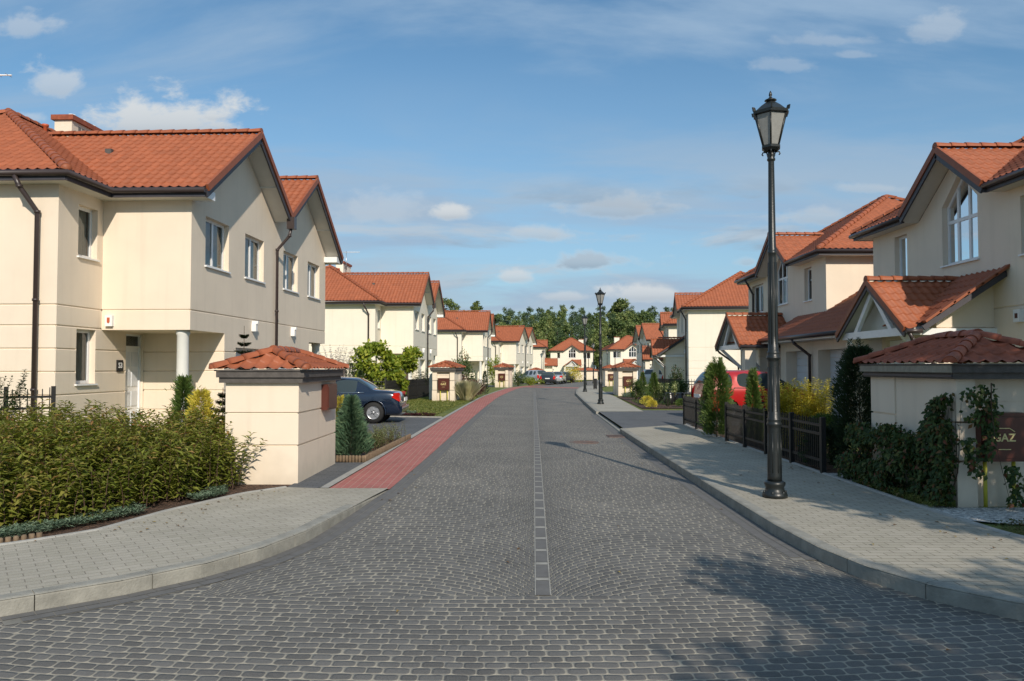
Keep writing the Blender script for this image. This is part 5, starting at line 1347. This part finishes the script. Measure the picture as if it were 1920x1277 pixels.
def arching(label, name, cat, bases, heights, leaves_per, ll, lw, m, spread=.35, group=None, stemr=.006, start=.12, tipred=True):
    """shoots that rise and arch over with opposite leaves"""
    P, D, N_, Ls, Rn, lines = [], [], [], [], [], []
    for (bx, by), h in zip(bases, heights):
        a = rng.uniform(0, 6.283); sp = spread * rng.uniform(.3, 1.1); k = 6; ln = []
        for i in range(k + 1):
            t = i / k; ln.append((bx + math.cos(a) * sp * h * t * t, by + math.sin(a) * sp * h * t * t, h * (t - .10 * t * t * sp * 3)))
        lines.append(ln); ln = np.array(ln)
        npair = max(3, int(leaves_per * h)); ph = rng.uniform(0, 3)
        for i in range(npair):
            t = start + (1 - start) * (i + .5) / npair; f = t * k; j = min(k - 1, int(f)); p = ln[j] + (ln[j + 1] - ln[j]) * (f - j); ax = ln[j + 1] - ln[j]; ax /= np.linalg.norm(ax)
            for s in (0, math.pi):
                b = ph + i * 1.57 + s + rng.uniform(-.4, .4); d = np.array([math.cos(b), math.sin(b), 0]); up = .75 if t > .85 else .25
                dd = d + ax * up + np.array([0, 0, rng.uniform(-.45, .15)])
                P.append(p); D.append(dd); N_.append([rng.uniform(-.3, .3), rng.uniform(-.3, .3), 1]); Ls.append(ll * rng.uniform(.6, 1.15) * (.75 if t > .9 else 1))
                Rn.append(rng.uniform(0, .62) + .18 * noise.noise(V((bx * 1.1, by * 1.1, 7))) + (.45 * t ** 3 * rng.uniform(0, 1) if tipred else .1))
    o = leaf_mesh(name, P, np.array(D), np.array(N_), np.array(Ls), np.array(Ls) * lw, m, rnd=np.array(Rn), droop=.18, fold=.14)
    tag(o, label, cat, group); stem_mesh('stems', lines, stemr, 'stem', o); return o

# the hedge in the left foreground
def inside(poly, x, y):
    c = False; j = len(poly) - 1
    for i in range(len(poly)):
        if ((poly[i][1] > y) != (poly[j][1] > y)) and (x < (poly[j][0] - poly[i][0]) * (y - poly[i][1]) / (poly[j][1] - poly[i][1]) + poly[i][0]): c = not c
        j = i
    return c
hp = [(-3.62, 10.55), (-4.15, 8.95), (-4.45, 8.1), (-4.95, 7.6), (-6.5, 7.15), (-8.5, 7.0), (-8.5, 10.6), (-6.2, 11.4), (-4.25, 11.9)]
bases, hts = [], []
while len(bases) < 1350:
    x, y = rng.uniform(-8.5, -3.3), rng.uniform(7.0, 12)
    if not inside(hp, x, y): continue
    nf_ = noise.noise(V((x * .9, y * .9, 0))) * 1.5 + noise.noise(V((x * 2.4, y * 2.4, 5))) * .5
    e = min(math.dist((x, y), ((a[0] * (1 - t) + b[0] * t), (a[1] * (1 - t) + b[1] * t))) for a, b in zip(hp[:5], hp[1:6]) for t in (0, .25, .5, .75, 1))
    h = .93 + .16 * nf_ + rng.uniform(-.16, .20)
    if e < 1.0: h *= .50 + .50 * math.sqrt(e)
    bases.append((x, y)); hts.append(h)
arching('bronze-tipped green leafy hedge in the left foreground', 'hedge', 'hedge', bases, hts, 27, .122, .33, 'leaf_hedge', .45, start=.04)
def carpet(name, label, cat, poly, n, h, ll, lw, m, kind=None, z=0.):
    xs = [p[0] for p in poly]; ys = [p[1] for p in poly]; P = []
    while len(P) < n:
        x, y = rng.uniform(min(xs), max(xs)), rng.uniform(min(ys), max(ys))
        if inside(poly, x, y): P.append((x, y, z + h * rng.random() * (.6 + .8 * abs(noise.noise(V((x * 3, y * 3, 0)))))))
    P = np.array(P); k = len(P); a = nr.random(k) * 6.283; D = np.stack([np.cos(a), np.sin(a), nr.random(k) * .8], 1)
    N_ = np.stack([nr.normal(0, .3, k), nr.normal(0, .3, k), np.ones(k)], 1)
    o = leaf_mesh(name, P, D, N_, ll * (.6 + .7 * nr.random(k)), lw, m, simple=True); tag(o, label, cat, kind=kind); return o
carpet('creeping_juniper', 'blue-green creeping juniper carpet at the foot of the hedge', 'ground cover', [(-4.02, 8.7), (-4.45, 7.75), (-4.75, 7.3), (-5.3, 7.1), (-5.2, 7.5), (-4.7, 8.0), (-4.3, 8.8)], 5200, .07, .05, .012, 'leaf_groundblue')
carpet('creeping_juniper', 'small blue-green juniper patch below the right end of the hedge', 'ground cover', [(-3.6, 9.9), (-3.75, 9.4), (-4.0, 9.6), (-3.75, 10.3)], 1500, .07, .05, .012, 'leaf_groundblue')
carpet('ground_cover', None, None, [(4.78, 7.9), (4.92, 7.1), (5.5, 6.65), (8, 6.35), (8, 8.0), (5.2, 8.0)], 9000, .09, .035, .022, 'leaf_cover', kind='stuff')
carpet('grass_tuft', 'strip of green grass beside the vine at the foot of the old kiosk', 'grass', [(4.73, 8.9), (5.05, 8.95), (5.1, 10.2), (4.73, 10.8)], 2500, .08, .06, .006, 'grass')
carpet('grass', None, None, [(-2.55, 26.0), (-2.05, 36), (-1.8, 42), (-5, 42), (-6, 34), (-8.5, 33), (-8.5, 27), (-4, 26.4)], 42000, .06, .07, .02, 'grass', kind='stuff', z=-.02)
carpet('red_border_plants', 'row of dark red low plants along the front of the left lawn', 'border plants', [(-2.5, 25.2), (-2.5, 25.5), (-5, 26.1), (-5, 25.8)], 2500, .12, .06, .03, 'leaf_purple')
carpet('silver_border_plants', 'grey-green low plants behind the red border on the left lawn', 'border plants', [(-3.2, 25.9), (-3.2, 26.4), (-5.5, 26.9), (-5.5, 26.3)], 2500, .16, .06, .03, 'leaf_groundblue')

def conifer(name, label, x, y, h, r, m, n, ll=.09, lw=.02, shape='cone', group=None, tips=0, z0=0.03, cat='conifer', feather=.0):
    t = nr.random(n) ** (.85 if shape != 'col' else 1.); 
    if shape == 'cone': Rr = r * np.minimum(1, (1.02 - t) ** .85 * 1.15) * np.minimum(1, .72 + t * 2.2)
    elif shape == 'egg': Rr = r * np.sqrt(np.clip(1 - (t * 1.45 - .5) ** 2 / .98, .003, 1))
    elif shape == 'ball': Rr = r * np.sqrt(np.clip(1 - (t * 1.6 - .6) ** 2, .0, 1))
    else: Rr = r * np.clip((1.0 - t) * 5, 0.05, 1) * np.minimum(1, .8 + t)
    a = nr.random(n) * 6.283; ph_ = rng.uniform(0, 6); lump = 1 + .17 * np.sin(a * 3 + t * 7 + ph_) + .15 * np.sin(a * 5 - t * 21 + ph_) + .10 * np.sin(a * 9 + t * 33 + ph_)
    rr = Rr * lump * (nr.random(n) ** .42) 
    P = np.stack([x + rr * np.cos(a), y + rr * np.sin(a), z0 + t * h], 1)
    up = .95 if shape in ('cone', 'col', 'egg') else .5
    D = np.stack([np.cos(a), np.sin(a), up + nr.normal(0, .35, n)], 1) + nr.normal(0, .25, (n, 3))
    N_ = np.stack([-np.sin(a), np.cos(a), nr.normal(0, .4, n)], 1) + nr.normal(0, .3, (n, 3))
    Ls = ll * (.5 + 1.0 * nr.random(n) ** 1.5) * (1 + feather * (t > .6))
    if tips:       # loose leading shoots
        for k in range(tips):
            cx, cy = x + rng.uniform(-.45, .45) * r, y + rng.uniform(-.3, .3) * r; hh = rng.uniform(.12, .24) * h; m_ = 160
            tt = nr.random(m_); Q = np.stack([cx + nr.normal(0, .030, m_) * (1.15 - tt) * 2, cy + nr.normal(0, .030, m_) * (1.15 - tt) * 2, z0 + h * .86 + tt * hh], 1)
            b = nr.random(m_) * 6.283; P = np.concatenate([P, Q]); D = np.concatenate([D, np.stack([np.cos(b), np.sin(b), np.full(m_, 1.2)], 1)])
            N_ = np.concatenate([N_, np.stack([-np.sin(b), np.cos(b), np.zeros(m_)], 1)]); Ls = np.concatenate([Ls, np.full(m_, ll * .8)]); t = np.concatenate([t, tt])
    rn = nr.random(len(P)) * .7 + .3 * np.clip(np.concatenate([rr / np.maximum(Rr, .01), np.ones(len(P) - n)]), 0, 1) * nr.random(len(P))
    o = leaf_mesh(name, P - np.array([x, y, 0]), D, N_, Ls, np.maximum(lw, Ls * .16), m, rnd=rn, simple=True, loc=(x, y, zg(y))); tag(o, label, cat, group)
    if shape != 'ball': stem_mesh('trunk', [[(0, 0, -.02), (.01, 0, h * .4), (0, 0, h * .75)]], .010 + .006 * h, 'trunk', o); return o
conifer('juniper', 'blue-green pointed juniper beside the near left kiosk', -2.86, 13.9, 1.0, .32, 'leaf_blue', 9000, .10, .014)
arching('pale variegated shrub nearest the juniper in the log-edged bed', 'shrub', 'shrub', [(rng.gauss(-2.66, .13), rng.gauss(15.3, .25)) for _ in range(60)], [rng.uniform(.25, .48) for _ in range(60)], 34, .045, .45, 'leaf_variegated', .5)
arching('low pale-tipped shrub at the far end of the log-edged bed', 'shrub', 'shrub', [(rng.gauss(-2.68, .15), rng.gauss(16.7, .25)) for _ in range(60)], [rng.uniform(.2, .48) for _ in range(60)], 30, .045, .4, 'leaf_variegated', .6)
conifer('golden_conifer', 'golden shrub peeping out past the far corner of the near left kiosk', -3.22, 14.6, 1.0, .17, 'leaf_gold', 2200, .07, .014, 'egg')
conifer('thuja', 'slim feathery thuja in front of the white porch column', -5.42, 12.9, 1.35, .22, 'leaf_thuja', 4200, .10, .014, tips=2)
conifer('golden_conifer', 'golden conifer behind the hedge, right of the porch column', -5.05, 12.7, 1.16, .2, 'leaf_gold', 3600, .08, .016, 'egg', tips=1)
def spruce(label, x, y, h, r, tiers):
    o = empty('spruce', (x, y, 0), 0, label, 'conifer'); P, D, N_ = [], [], []; lines = []
    for k in range(tiers):
        t = (k + .5) / tiers; z = h * (.12 + .86 * t); R_ = r * (1.05 - t)
        for q in range(7):
            a = q * .9 + k * 2.1 + rng.uniform(-.2, .2); L_ = R_ * rng.uniform(.8, 1.15); c, s = math.cos(a), math.sin(a)
            lines.append([(0, 0, z), (c * L_ * .5, s * L_ * .5, z - .03), (c * L_, s * L_, z + .04)])
            for i in range(70):
                u = rng.random() * L_; sd = rng.choice((-1, 1)); P.append((c * u, s * u, z - .02 + .05 * u / L_ + rng.uniform(-.015, .015)))
                D.append((c * .8 - s * sd * .8 + rng.uniform(-.3, .3), s * .8 + c * sd * .8 + rng.uniform(-.3, .3), rng.uniform(-.1, .5))); N_.append((0, 0, 1))
    leaf_mesh('needles', P, np.array(D), np.array(N_), .065, .014, 'leaf_thuja_dark', parent=o, simple=True)
    stem_mesh('trunk', [[(0, 0, -.02), (0, 0, h * .5), (0, 0, h * 1.04)]] + lines, .018, 'trunk', o)
spruce('dark young spruce between the golden conifer and the near kiosk', -4.62, 12.5, 1.22, .42, 9)
spruce('spruce whose top shows above the tiled roof of the near left kiosk', -5.15, 15.0, 2.3, .6, 13)
arching('loose rose bush climbing over the fence at the left edge of the photo', 'rose_bush', 'shrub', [(rng.gauss(-8.3, .2), rng.gauss(12.6, .25)) for _ in range(26)], [rng.uniform(1.1, 1.62) for _ in range(26)], 18, .075, .55, 'leaf_rose', .3, start=.45)
arching('sparse shrub of pale pinkish leaves against the second house wall', 'shrub', 'shrub', [(rng.gauss(-6.85, .18), rng.gauss(30.2, .2)) for _ in range(42)], [rng.uniform(1.7, 2.65) for _ in range(42)], 7, .11, .5, 'leaf_white', .28, start=.4)

def broadleaf(name, label, x, y, h, crown_r, crown_h, m, ncl, nl, ll, lw, cat='tree', group=None, trunk_r=.07, z0=None, simple=True, cl=.33, lean=(0, 0), fork=5):
    """tapered trunk, limbs and a crown of leaf clusters"""
    z0 = zg(y) if z0 is None else z0; o = empty(name, (x, y, z0), 0, label, cat, group); cz = h - crown_h
    T = MB(); zc = h - crown_h * .55
    T.tube([(0, 0, -.1), (.02 * h * .1, 0, cz * .5), (lean[0] * .4, lean[1] * .4, cz), (lean[0], lean[1], zc + crown_h * .2)], [trunk_r * 1.25, trunk_r, trunk_r * .75, trunk_r * .2], 'trunk', n=9)
    cs = []
    for k in range(ncl):
        a = rng.uniform(0, 6.283); u = rng.uniform(-1, 1); q = rng.uniform(.35, 1) ** .5
        c = V((math.cos(a) * math.sqrt(1 - u * u) * crown_r * q, math.sin(a) * math.sqrt(1 - u * u) * crown_r * q, zc + u * crown_h * .48 * q)) + V((lean[0], lean[1], 0))
        cs.append(c)
    for c in cs[:max(fork, ncl // 3)]:
        s_ = V((lean[0] * .4, lean[1] * .4, cz * rng.uniform(.8, 1.1))); mid = s_.lerp(c, .5) + V((0, 0, -.06 * h))
        T.tube([s_, mid, c], [trunk_r * .42, trunk_r * .25, trunk_r * .08], 'trunk', n=5)
    T.build('trunk', o)
    P = []; 
    for c in cs:
        rc = cl * crown_r * rng.uniform(.6, 1.25); q = nr.normal(0, 1, (nl // ncl, 3)); q = unit(q) * (nr.random((len(q), 1)) ** .4) * rc * np.array([1, 1, .75]); P.append(np.array(c) + q)
    P = np.concatenate(P); n = len(P); out = P - np.array([lean[0], lean[1], zc]); D = unit(out) * .5 + nr.normal(0, .6, (n, 3)) + np.array([0, 0, -.15]); N_ = nr.normal(0, .6, (n, 3)) + unit(out) * .3 + np.array([0, 0, .7])
    leaf_mesh('crown', P, D, N_, ll * (.6 + .7 * nr.random(n)), lw, m, parent=o, simple=simple); return o
broadleaf('catalpa_tree', 'round yellow-green leafy tree, the larger one in front of the second house', -6.25, 36.0, 2.75, .95, 2.0, 'leaf_catalpa', 30, 3200, .20, .13, cl=.36)
broadleaf('catalpa_tree', 'smaller round yellow-green tree beside the second house porch', -5.0, 37.2, 2.7, .55, 1.15, 'leaf_catalpa', 14, 1300, .20, .13, cl=.4)
broadleaf('catalpa_tree', 'lopsided low yellow-green tree at the corner of the dark fence', -5.45, 36.0, 1.75, .55, 1.3, 'leaf_catalpa', 10, 900, .20, .13, cl=.4)
for i, (x, h, w_) in enumerate(((-7.45, 1.45, 'left'), (-7.15, 1.7, 'middle'), (-6.75, 1.4, 'right'))):
    conifer('thuja', w_ + ' one of three dark columnar thujas behind the blue car roof', x, 34.8, h, .11, 'leaf_thuja_dark', 900, .10, .025, 'col', cat='conifer')
arching('spiky yucca-like shrub behind the dark fence near the second house porch', 'shrub', 'shrub', [(rng.gauss(-4.75, .08), rng.gauss(40.5, .1)) for _ in range(16)], [rng.uniform(1.2, 1.7) for _ in range(16)], 5, .35, .12, 'leaf_shrub', .35, start=.5)
def grass_clump(label, x, y, h, r, n, m):
    a = nr.random(n) * 6.283; q = nr.random(n); P = np.stack([q * r * .35 * np.cos(a), q * r * .35 * np.sin(a), np.zeros(n)], 1)
    D = np.stack([np.cos(a) * q * .45, np.sin(a) * q * .45, np.ones(n)], 1) + nr.normal(0, .12, (n, 3)); N_ = np.stack([np.cos(a), np.sin(a), -q * .5], 1)
    o = leaf_mesh('grass_clump', P, D, N_, h * (.6 + .5 * nr.random(n)), .018, m, loc=(x, y, zg(y)), droop=-.1, rnd=nr.random(n)); tag(o, label, 'ornamental grass')
grass_clump('straw-coloured ornamental grass clump right of the first lawn kiosk', -2.15, 37.2, .95, .75, 1800, 'leaf_straw')
def bush(label, x, y, h, r, m, n, ll, lw, name='shrub', cat='shrub', group=None, fl=.0):
    c = [V((rng.gauss(0, r * .45), rng.gauss(0, r * .45), h * rng.uniform(.25, .8))) for _ in range(12)]; P = []
    for q in c:
        u = unit(nr.normal(0, 1, (n // 12, 3))) * (nr.random((n // 12, 1)) ** .4) * np.array([r * .5, r * .5, h * .28]); P.append(np.array(q) + u)
    P = np.concatenate(P); P[:, 2] = np.clip(P[:, 2], .0, h * 1.1); k = len(P); a = unit(P - np.array([0, 0, h * .3]))
    o = leaf_mesh(name, P, a * .7 + nr.normal(0, .5, (k, 3)), nr.normal(0, .5, (k, 3)) + np.array([0, 0, 1.]), ll * (.6 + .7 * nr.random(k)), lw, m, simple=True, loc=(x, y, zg(y))); tag(o, label, cat, group)
    stem_mesh('stems', [[(0, 0, -.02), (q.x * .4, q.y * .4, q.z * .5), tuple(q)] for q in c], .015, 'stem', o); return o
bush('dark purple barberry bush behind the grass clump on the left verge', -1.95, 41.6, .95, .5, 'leaf_purple', 2600, .07, .035)
bush('small purple barberry next to the dark green rounded bush on the left verge', -2.75, 43.0, 1.15, .4, 'leaf_purple', 1600, .07, .035)
bush('dark green rounded bush among the purple barberries', -2.15, 43.6, 1.0, .4, 'leaf_shrub', 1800, .07, .035)
bush('tall loose shrub at the corner of the third house, behind the lawn kiosk', -3.0, 45.5, 2.5, .65, 'leaf_shrub', 2200, .16, .06)
bush('thin tall shrub against the fourth house, left of the second verge kiosk', -1.65, 67.5, 2.6, .5, 'leaf_catalpa', 900, .2, .07)
bush('green bush right of the second verge kiosk', .55, 69.5, 1.3, .8, 'leaf_shrub', 1800, .12, .05)
bush('yellow-flowered low bush in front of the silver estate car', 1.6, 74, .8, .8, 'leaf_catalpa', 1600, .10, .05)
bush('orange-tinged small bush between the far parked cars', 8.3, 106, 2.2, 1.2, 'leaf_gold', 1400, .18, .09)
conifer('thuja', 'dark thuja by the wall behind the green rounded bush', -1.55, 44.5, 1.3, .2, 'leaf_thuja_dark', 900, .10, .03, 'cone')
# right-hand bed
carpet('low_juniper', 'blue-green low juniper in the bed in front of the right-hand gas kiosk', 'ground cover', [(5.9, 41), (6.5, 41), (6.6, 42.8), (6.0, 42.8)], 2200, .25, .08, .02, 'leaf_groundblue')
bush('olive-green shrub in front of the right-hand gas kiosk', 6.05, 38, .95, .38, 'leaf_shrub', 1800, .09, .04)
conifer('thuja', 'pointed dark green thuja right of the right-hand gas kiosk', 6.85, 41, 1.25, .26, 'leaf_thuja', 2200, .09, .02)
conifer('golden_conifer', 'yellow-green cone-shaped conifer in the middle of the right-hand bed', 6.95, 38.3, 1.25, .32, 'leaf_thuja', 2500, .10, .03)
bush('white-flowered shrub left of the picket fence in the right-hand bed', 7.35, 38.3, .85, .35, 'leaf_variegated', 1300, .09, .05)
bush('white-flowered shrub in front of the picket fence by the red car', 8.0, 37.4, .95, .5, 'leaf_shrub', 1600, .09, .05)
bush('small variegated shrub next to the black planting bags', 7.55, 36.2, .9, .25, 'leaf_variegated', 600, .09, .05)
conifer('golden_ball_conifer', 'golden ball-shaped conifer further back at the edge of the bed', 5.72, 33.2, .32, .24, 'leaf_gold', 900, .06, .02, 'ball')
conifer('golden_ball_conifer', 'golden ball-shaped conifer nearest the driveway', 5.45, 30.6, .27, .2, 'leaf_gold', 900, .06, .02, 'ball')
conifer('thuja', 'tiny dark columnar conifer in the mulch behind the golden ball', 6.38, 34, .5, .06, 'leaf_thuja_dark', 500, .05, .015, 'col')
conifer('thuja', 'small dark columnar conifer at the driveway edge before the black bags', 6.17, 31, .52, .08, 'leaf_thuja_dark', 700, .05, .015, 'col')
conifer('golden_ball_conifer', 'low green dome shrub at the driveway edge near the short fence', 6.8, 31.4, .28, .22, 'leaf_thuja', 800, .06, .02, 'ball')
carpet('bed_ground_cover', None, None, [(5.4, 33), (7.5, 33), (7.9, 37), (5.6, 37)], 3500, .08, .05, .03, 'leaf_thuja', kind='stuff')
bush('climbing shrub on the sidewall of the third right-hand house', 9.9, 47.5, 1.7, .5, 'leaf_rose', 900, .13, .06)
for (x, lab) in ((6.72, 'left one of two shiny black planting bags in the right-hand bed'), (7.18, 'right one of two shiny black planting bags in the right-hand bed')):
    b = MB(); b.lathe([(.14, 0), (.21, .02), (.23, .12), (.24, .24), (.21, .36), (.17, .43), (.19, .49), (.14, .50)], 'plastic_black', n=18)
    for v in b.bm.verts:
        nn = noise.noise(v.co * 9 + V((x, 0, 0))); v.co.x *= 1 + .16 * nn; v.co.y *= 1 + .16 * nn
    o = b.build('plant_bag', None, (x, 33.4, 0)); tag(o, lab, 'planting bag', 'shiny black planting bags')
def fallen_leaves():
    P = []
    for k in range(130):
        side = rng.random()
        if side < .45: y = rng.uniform(6.5, 18); x = 4.62 - abs(rng.gauss(0, .35)); z = 0.006
        elif side < .7: y = rng.uniform(7.2, 10.2); x = np.interp(y, [7.04, 7.75, 8.77, 9.97], [-4.5, -3.95, -3.7, -3.3]) + abs(rng.gauss(0, .3)); z = .006
        else: y = rng.uniform(4.5, 20); x = rng.choice((XL(y) + abs(rng.gauss(0, .4)) if y > 9 else rng.uniform(-1.5, 2.3), XR(y) - .05 - abs(rng.gauss(0, .3)))); z = road_z(x, y) + .01
        P.append((x, y, z))
    n = len(P); a = nr.random(n) * 6.28; o = leaf_mesh('fallen_leaves', P, np.stack([np.cos(a), np.sin(a), nr.random(n) * .15], 1), np.tile([0.05, 0, 1.], (n, 1)), .05 * (.5 + .7 * nr.random(n)), .028, 'leaf_dry'); tag(o, kind='stuff')
leaf_mat('leaf_dry', [(0, (.10, .05, .02)), (.6, (.22, .13, .05)), (1, (.32, .24, .08))], .1)
fallen_leaves()
# conifers near the fence on the right
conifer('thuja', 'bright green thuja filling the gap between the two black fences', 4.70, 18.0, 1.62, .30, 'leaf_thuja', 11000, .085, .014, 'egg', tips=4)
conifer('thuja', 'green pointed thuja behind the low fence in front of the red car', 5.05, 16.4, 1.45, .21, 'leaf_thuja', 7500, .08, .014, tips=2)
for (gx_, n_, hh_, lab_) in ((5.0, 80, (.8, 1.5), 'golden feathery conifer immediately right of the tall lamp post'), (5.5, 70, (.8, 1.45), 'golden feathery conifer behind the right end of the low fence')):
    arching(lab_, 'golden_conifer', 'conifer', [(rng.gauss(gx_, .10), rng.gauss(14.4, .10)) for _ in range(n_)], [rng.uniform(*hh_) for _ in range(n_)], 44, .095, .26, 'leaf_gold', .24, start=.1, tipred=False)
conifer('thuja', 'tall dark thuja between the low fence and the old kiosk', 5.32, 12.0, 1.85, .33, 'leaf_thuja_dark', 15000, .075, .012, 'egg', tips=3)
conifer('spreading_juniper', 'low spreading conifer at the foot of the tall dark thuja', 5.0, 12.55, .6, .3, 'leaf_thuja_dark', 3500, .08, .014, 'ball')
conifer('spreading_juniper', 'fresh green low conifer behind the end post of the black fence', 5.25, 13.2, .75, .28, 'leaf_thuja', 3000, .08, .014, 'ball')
# Virginia creeper on the old kiosk
def creeper():
    P, N_ = [], []
    def hmax(y):
        b = np.interp(y, [8.85, 9.05, 9.3, 9.5, 9.9, 10.3, 10.9, 11.4], [.9, 1.42, 1.36, .88, .86, .82, .75, .6]); return b
    while len(P) < 6500:
        y = rng.uniform(8.95, 11.5); z = rng.uniform(0.02, 1.45); nz_ = noise.noise(V((y * 2.1, z * 2.6, 3)))
        if z > hmax(y) + nz_ * .28: continue
        if noise.noise(V((y * 3.3, z * 3.3, 9))) < -.22: continue
        bulge = .10 + .26 * (1 - z / 1.6) * (.5 + .8 * abs(noise.noise(V((y * 1.7, z * 1.7, 1))))) + (.12 if y > 9.6 else 0)
        P.append((5.12 - rng.random() ** .6 * bulge, y, z)); N_.append((-.9, -.25, .45))
    while len(P) < 7100:      # trails over the corner and down the front
        tr = rng.choice(((5.28, .10, 1.38, .95), (5.24, .05, .8, .35), (5.40, .04, 1.40, .9), (5.62, .05, .50, .05), (5.44, .03, 1.0, .55)))
        t = rng.random(); z = tr[2] + (tr[3] - tr[2]) * t; x = tr[0] + rng.gauss(0, tr[1]) + .05 * math.sin(z * 7); P.append((x, 8.93 - rng.random() * .10 - (.08 if tr[0] > 5.5 else 0), z)); N_.append((-.2, -.9, .5))
    P = np.array(P); n = len(P); D = np.stack([nr.normal(-.3, .5, n), nr.normal(0, .6, n), nr.normal(-.7, .35, n)], 1)
    o = leaf_mesh('creeper', P, D, np.array(N_) + nr.normal(0, .35, (n, 3)), .075 * (.6 + .6 * nr.random(n)), .042, 'leaf_vine'); tag(o, 'dark creeper climbing the side and corner of the old kiosk', 'climbing plant')
    lines = []
    for k in range(22):
        y = rng.uniform(9.0, 11.2); lines.append([(5.02, y, 0), (5.08, y - .1, .4), (5.11, y - .25 * rng.random(), min(1.2, hmax(y)))])
    lines += [[(5.42, 8.84, 1.42), (5.40, 8.82, 1.1), (5.45, 8.80, .65), (5.60, 8.84, .1)]]
    stem_mesh('stems', lines, .008, 'stem', o)
creeper()

# trees standing behind the camera on the right: they cast the dappled shade in the foreground
broadleaf('tree', 'leafy tree behind the photographer whose shade falls on the right foreground cobbles', 5.6, -4.9, 7.2, 2.1, 4.2, 'leaf_shrub', 60, 9000, .22, .13, trunk_r=.16)
broadleaf('tree', 'second leafy tree behind the photographer, further right by the pavement', 8.9, -5.0, 7.0, 2.2, 4.4, 'leaf_shrub', 70, 14000, .22, .13, trunk_r=.16)
broadleaf('tree', 'tall leafy tree outside the picture on the right that shades the old kiosk', 7.8, 2.3, 9.0, 1.9, 6.8, 'leaf_shrub', 90, 12000, .22, .13, trunk_r=.16)

# ------------------------------------------------------------------ the wood behind the houses
def wood():
    P, D, N_, Ls, Rn = [], [], [], [], []; trunks = []
    g = np.random.default_rng(5); PP = []
    for row, (y0, n, hb) in enumerate(((176, 60, 13.0), (184, 62, 15.0), (193, 60, 16.6), (203, 96, 17.4), (212, 90, 18.2))):
        for i in range(n):
            x = -62 + 140 * (i + g.uniform(-.4, .4)) / n; y = y0 + g.uniform(-3.5, 3.5); h = hb * g.uniform(.9, 1.06) - max(0, (-x - 2)) * .015
            pine = g.random() < (.25, .35, .6, .75, .75)[row]; r = g.uniform(1.9, 2.9) if not pine else g.uniform(1.5, 2.2)
            ncl = 26 if not pine else 20; tone = g.uniform(-.3, .3)
            trunks.append((x, y, h * .96, .16))
            for k in range(ncl):
                u = g.uniform(0, 1); zc = h * (.22 + .75 * u) if not pine else h * (.24 + .74 * u)
                prof = math.sqrt(max(.05, 1 - (u * 1.5 - .55) ** 2)) if not pine else (1.08 - u) ** .7
                a = g.uniform(0, 6.283); q = r * prof * g.uniform(.25, .95); c = np.array([x + q * math.cos(a), y + q * math.sin(a), zc]); rc = g.uniform(.7, 1.35) * (1 if not pine else .75) * (.6 if u > .85 else 1)
                m = 56; v = g.normal(0, 1, (m, 3)); v /= np.linalg.norm(v, axis=1, keepdims=True); v *= (g.random((m, 1)) ** .35) * rc * np.array([1, 1, .7])
                PP.append((c + v, v, tone + g.uniform(-.12, .12), pine))
    for pine, nm, mt in ((False, 'wood', 'leaf_forest'), (True, 'pine_wood', 'leaf_pine')):
        sel = [q for q in PP if q[3] == pine]; P = np.concatenate([q[0] for q in sel]); Vv = np.concatenate([q[1] for q in sel]); T_ = np.concatenate([np.full(len(q[0]), q[2]) for q in sel]); n = len(P)
        Dn = unit(Vv) * .4 + nr.normal(0, .7, (n, 3)); o = leaf_mesh(nm, P - np.array([0, 0, .6]), Dn, nr.normal(0, .5, (n, 3)) + unit(Vv) * .6 + np.array([0, 0, .5]), (.55 if not pine else .5) * (.6 + .7 * nr.random(n)), .34 if not pine else .16, mt, simple=True, rnd=np.clip(.45 + T_ + nr.normal(0, .18, n), 0, 1)); tag(o, kind='stuff')
    stem = stem_mesh('wood_trunks', [[(x, y, -1), (x + .1, y, h * .4), (x, y, h * .82)] for (x, y, h, r) in trunks], .2, 'trunk'); tag(stem, kind='stuff')
wood()
broadleaf('tall_tree', 'tall broadleaf tree rising above the wood behind the far white house', 27.5, 196, 19.3, 3.4, 8, 'leaf_forest', 46, 6500, .55, .36, trunk_r=.35, cl=.30)
broadleaf('tall_tree', 'left one of two loose treetops showing above the roof of the third left-hand house', -16.2, 190, 19.0, 3.2, 7, 'leaf_forest', 30, 3200, .5, .3, trunk_r=.3)
broadleaf('tall_tree', 'smaller loose treetop above the roof ridge of the third left-hand house', -8.4, 190, 18.6, 1.7, 6, 'leaf_forest', 18, 1800, .5, .3, trunk_r=.3)
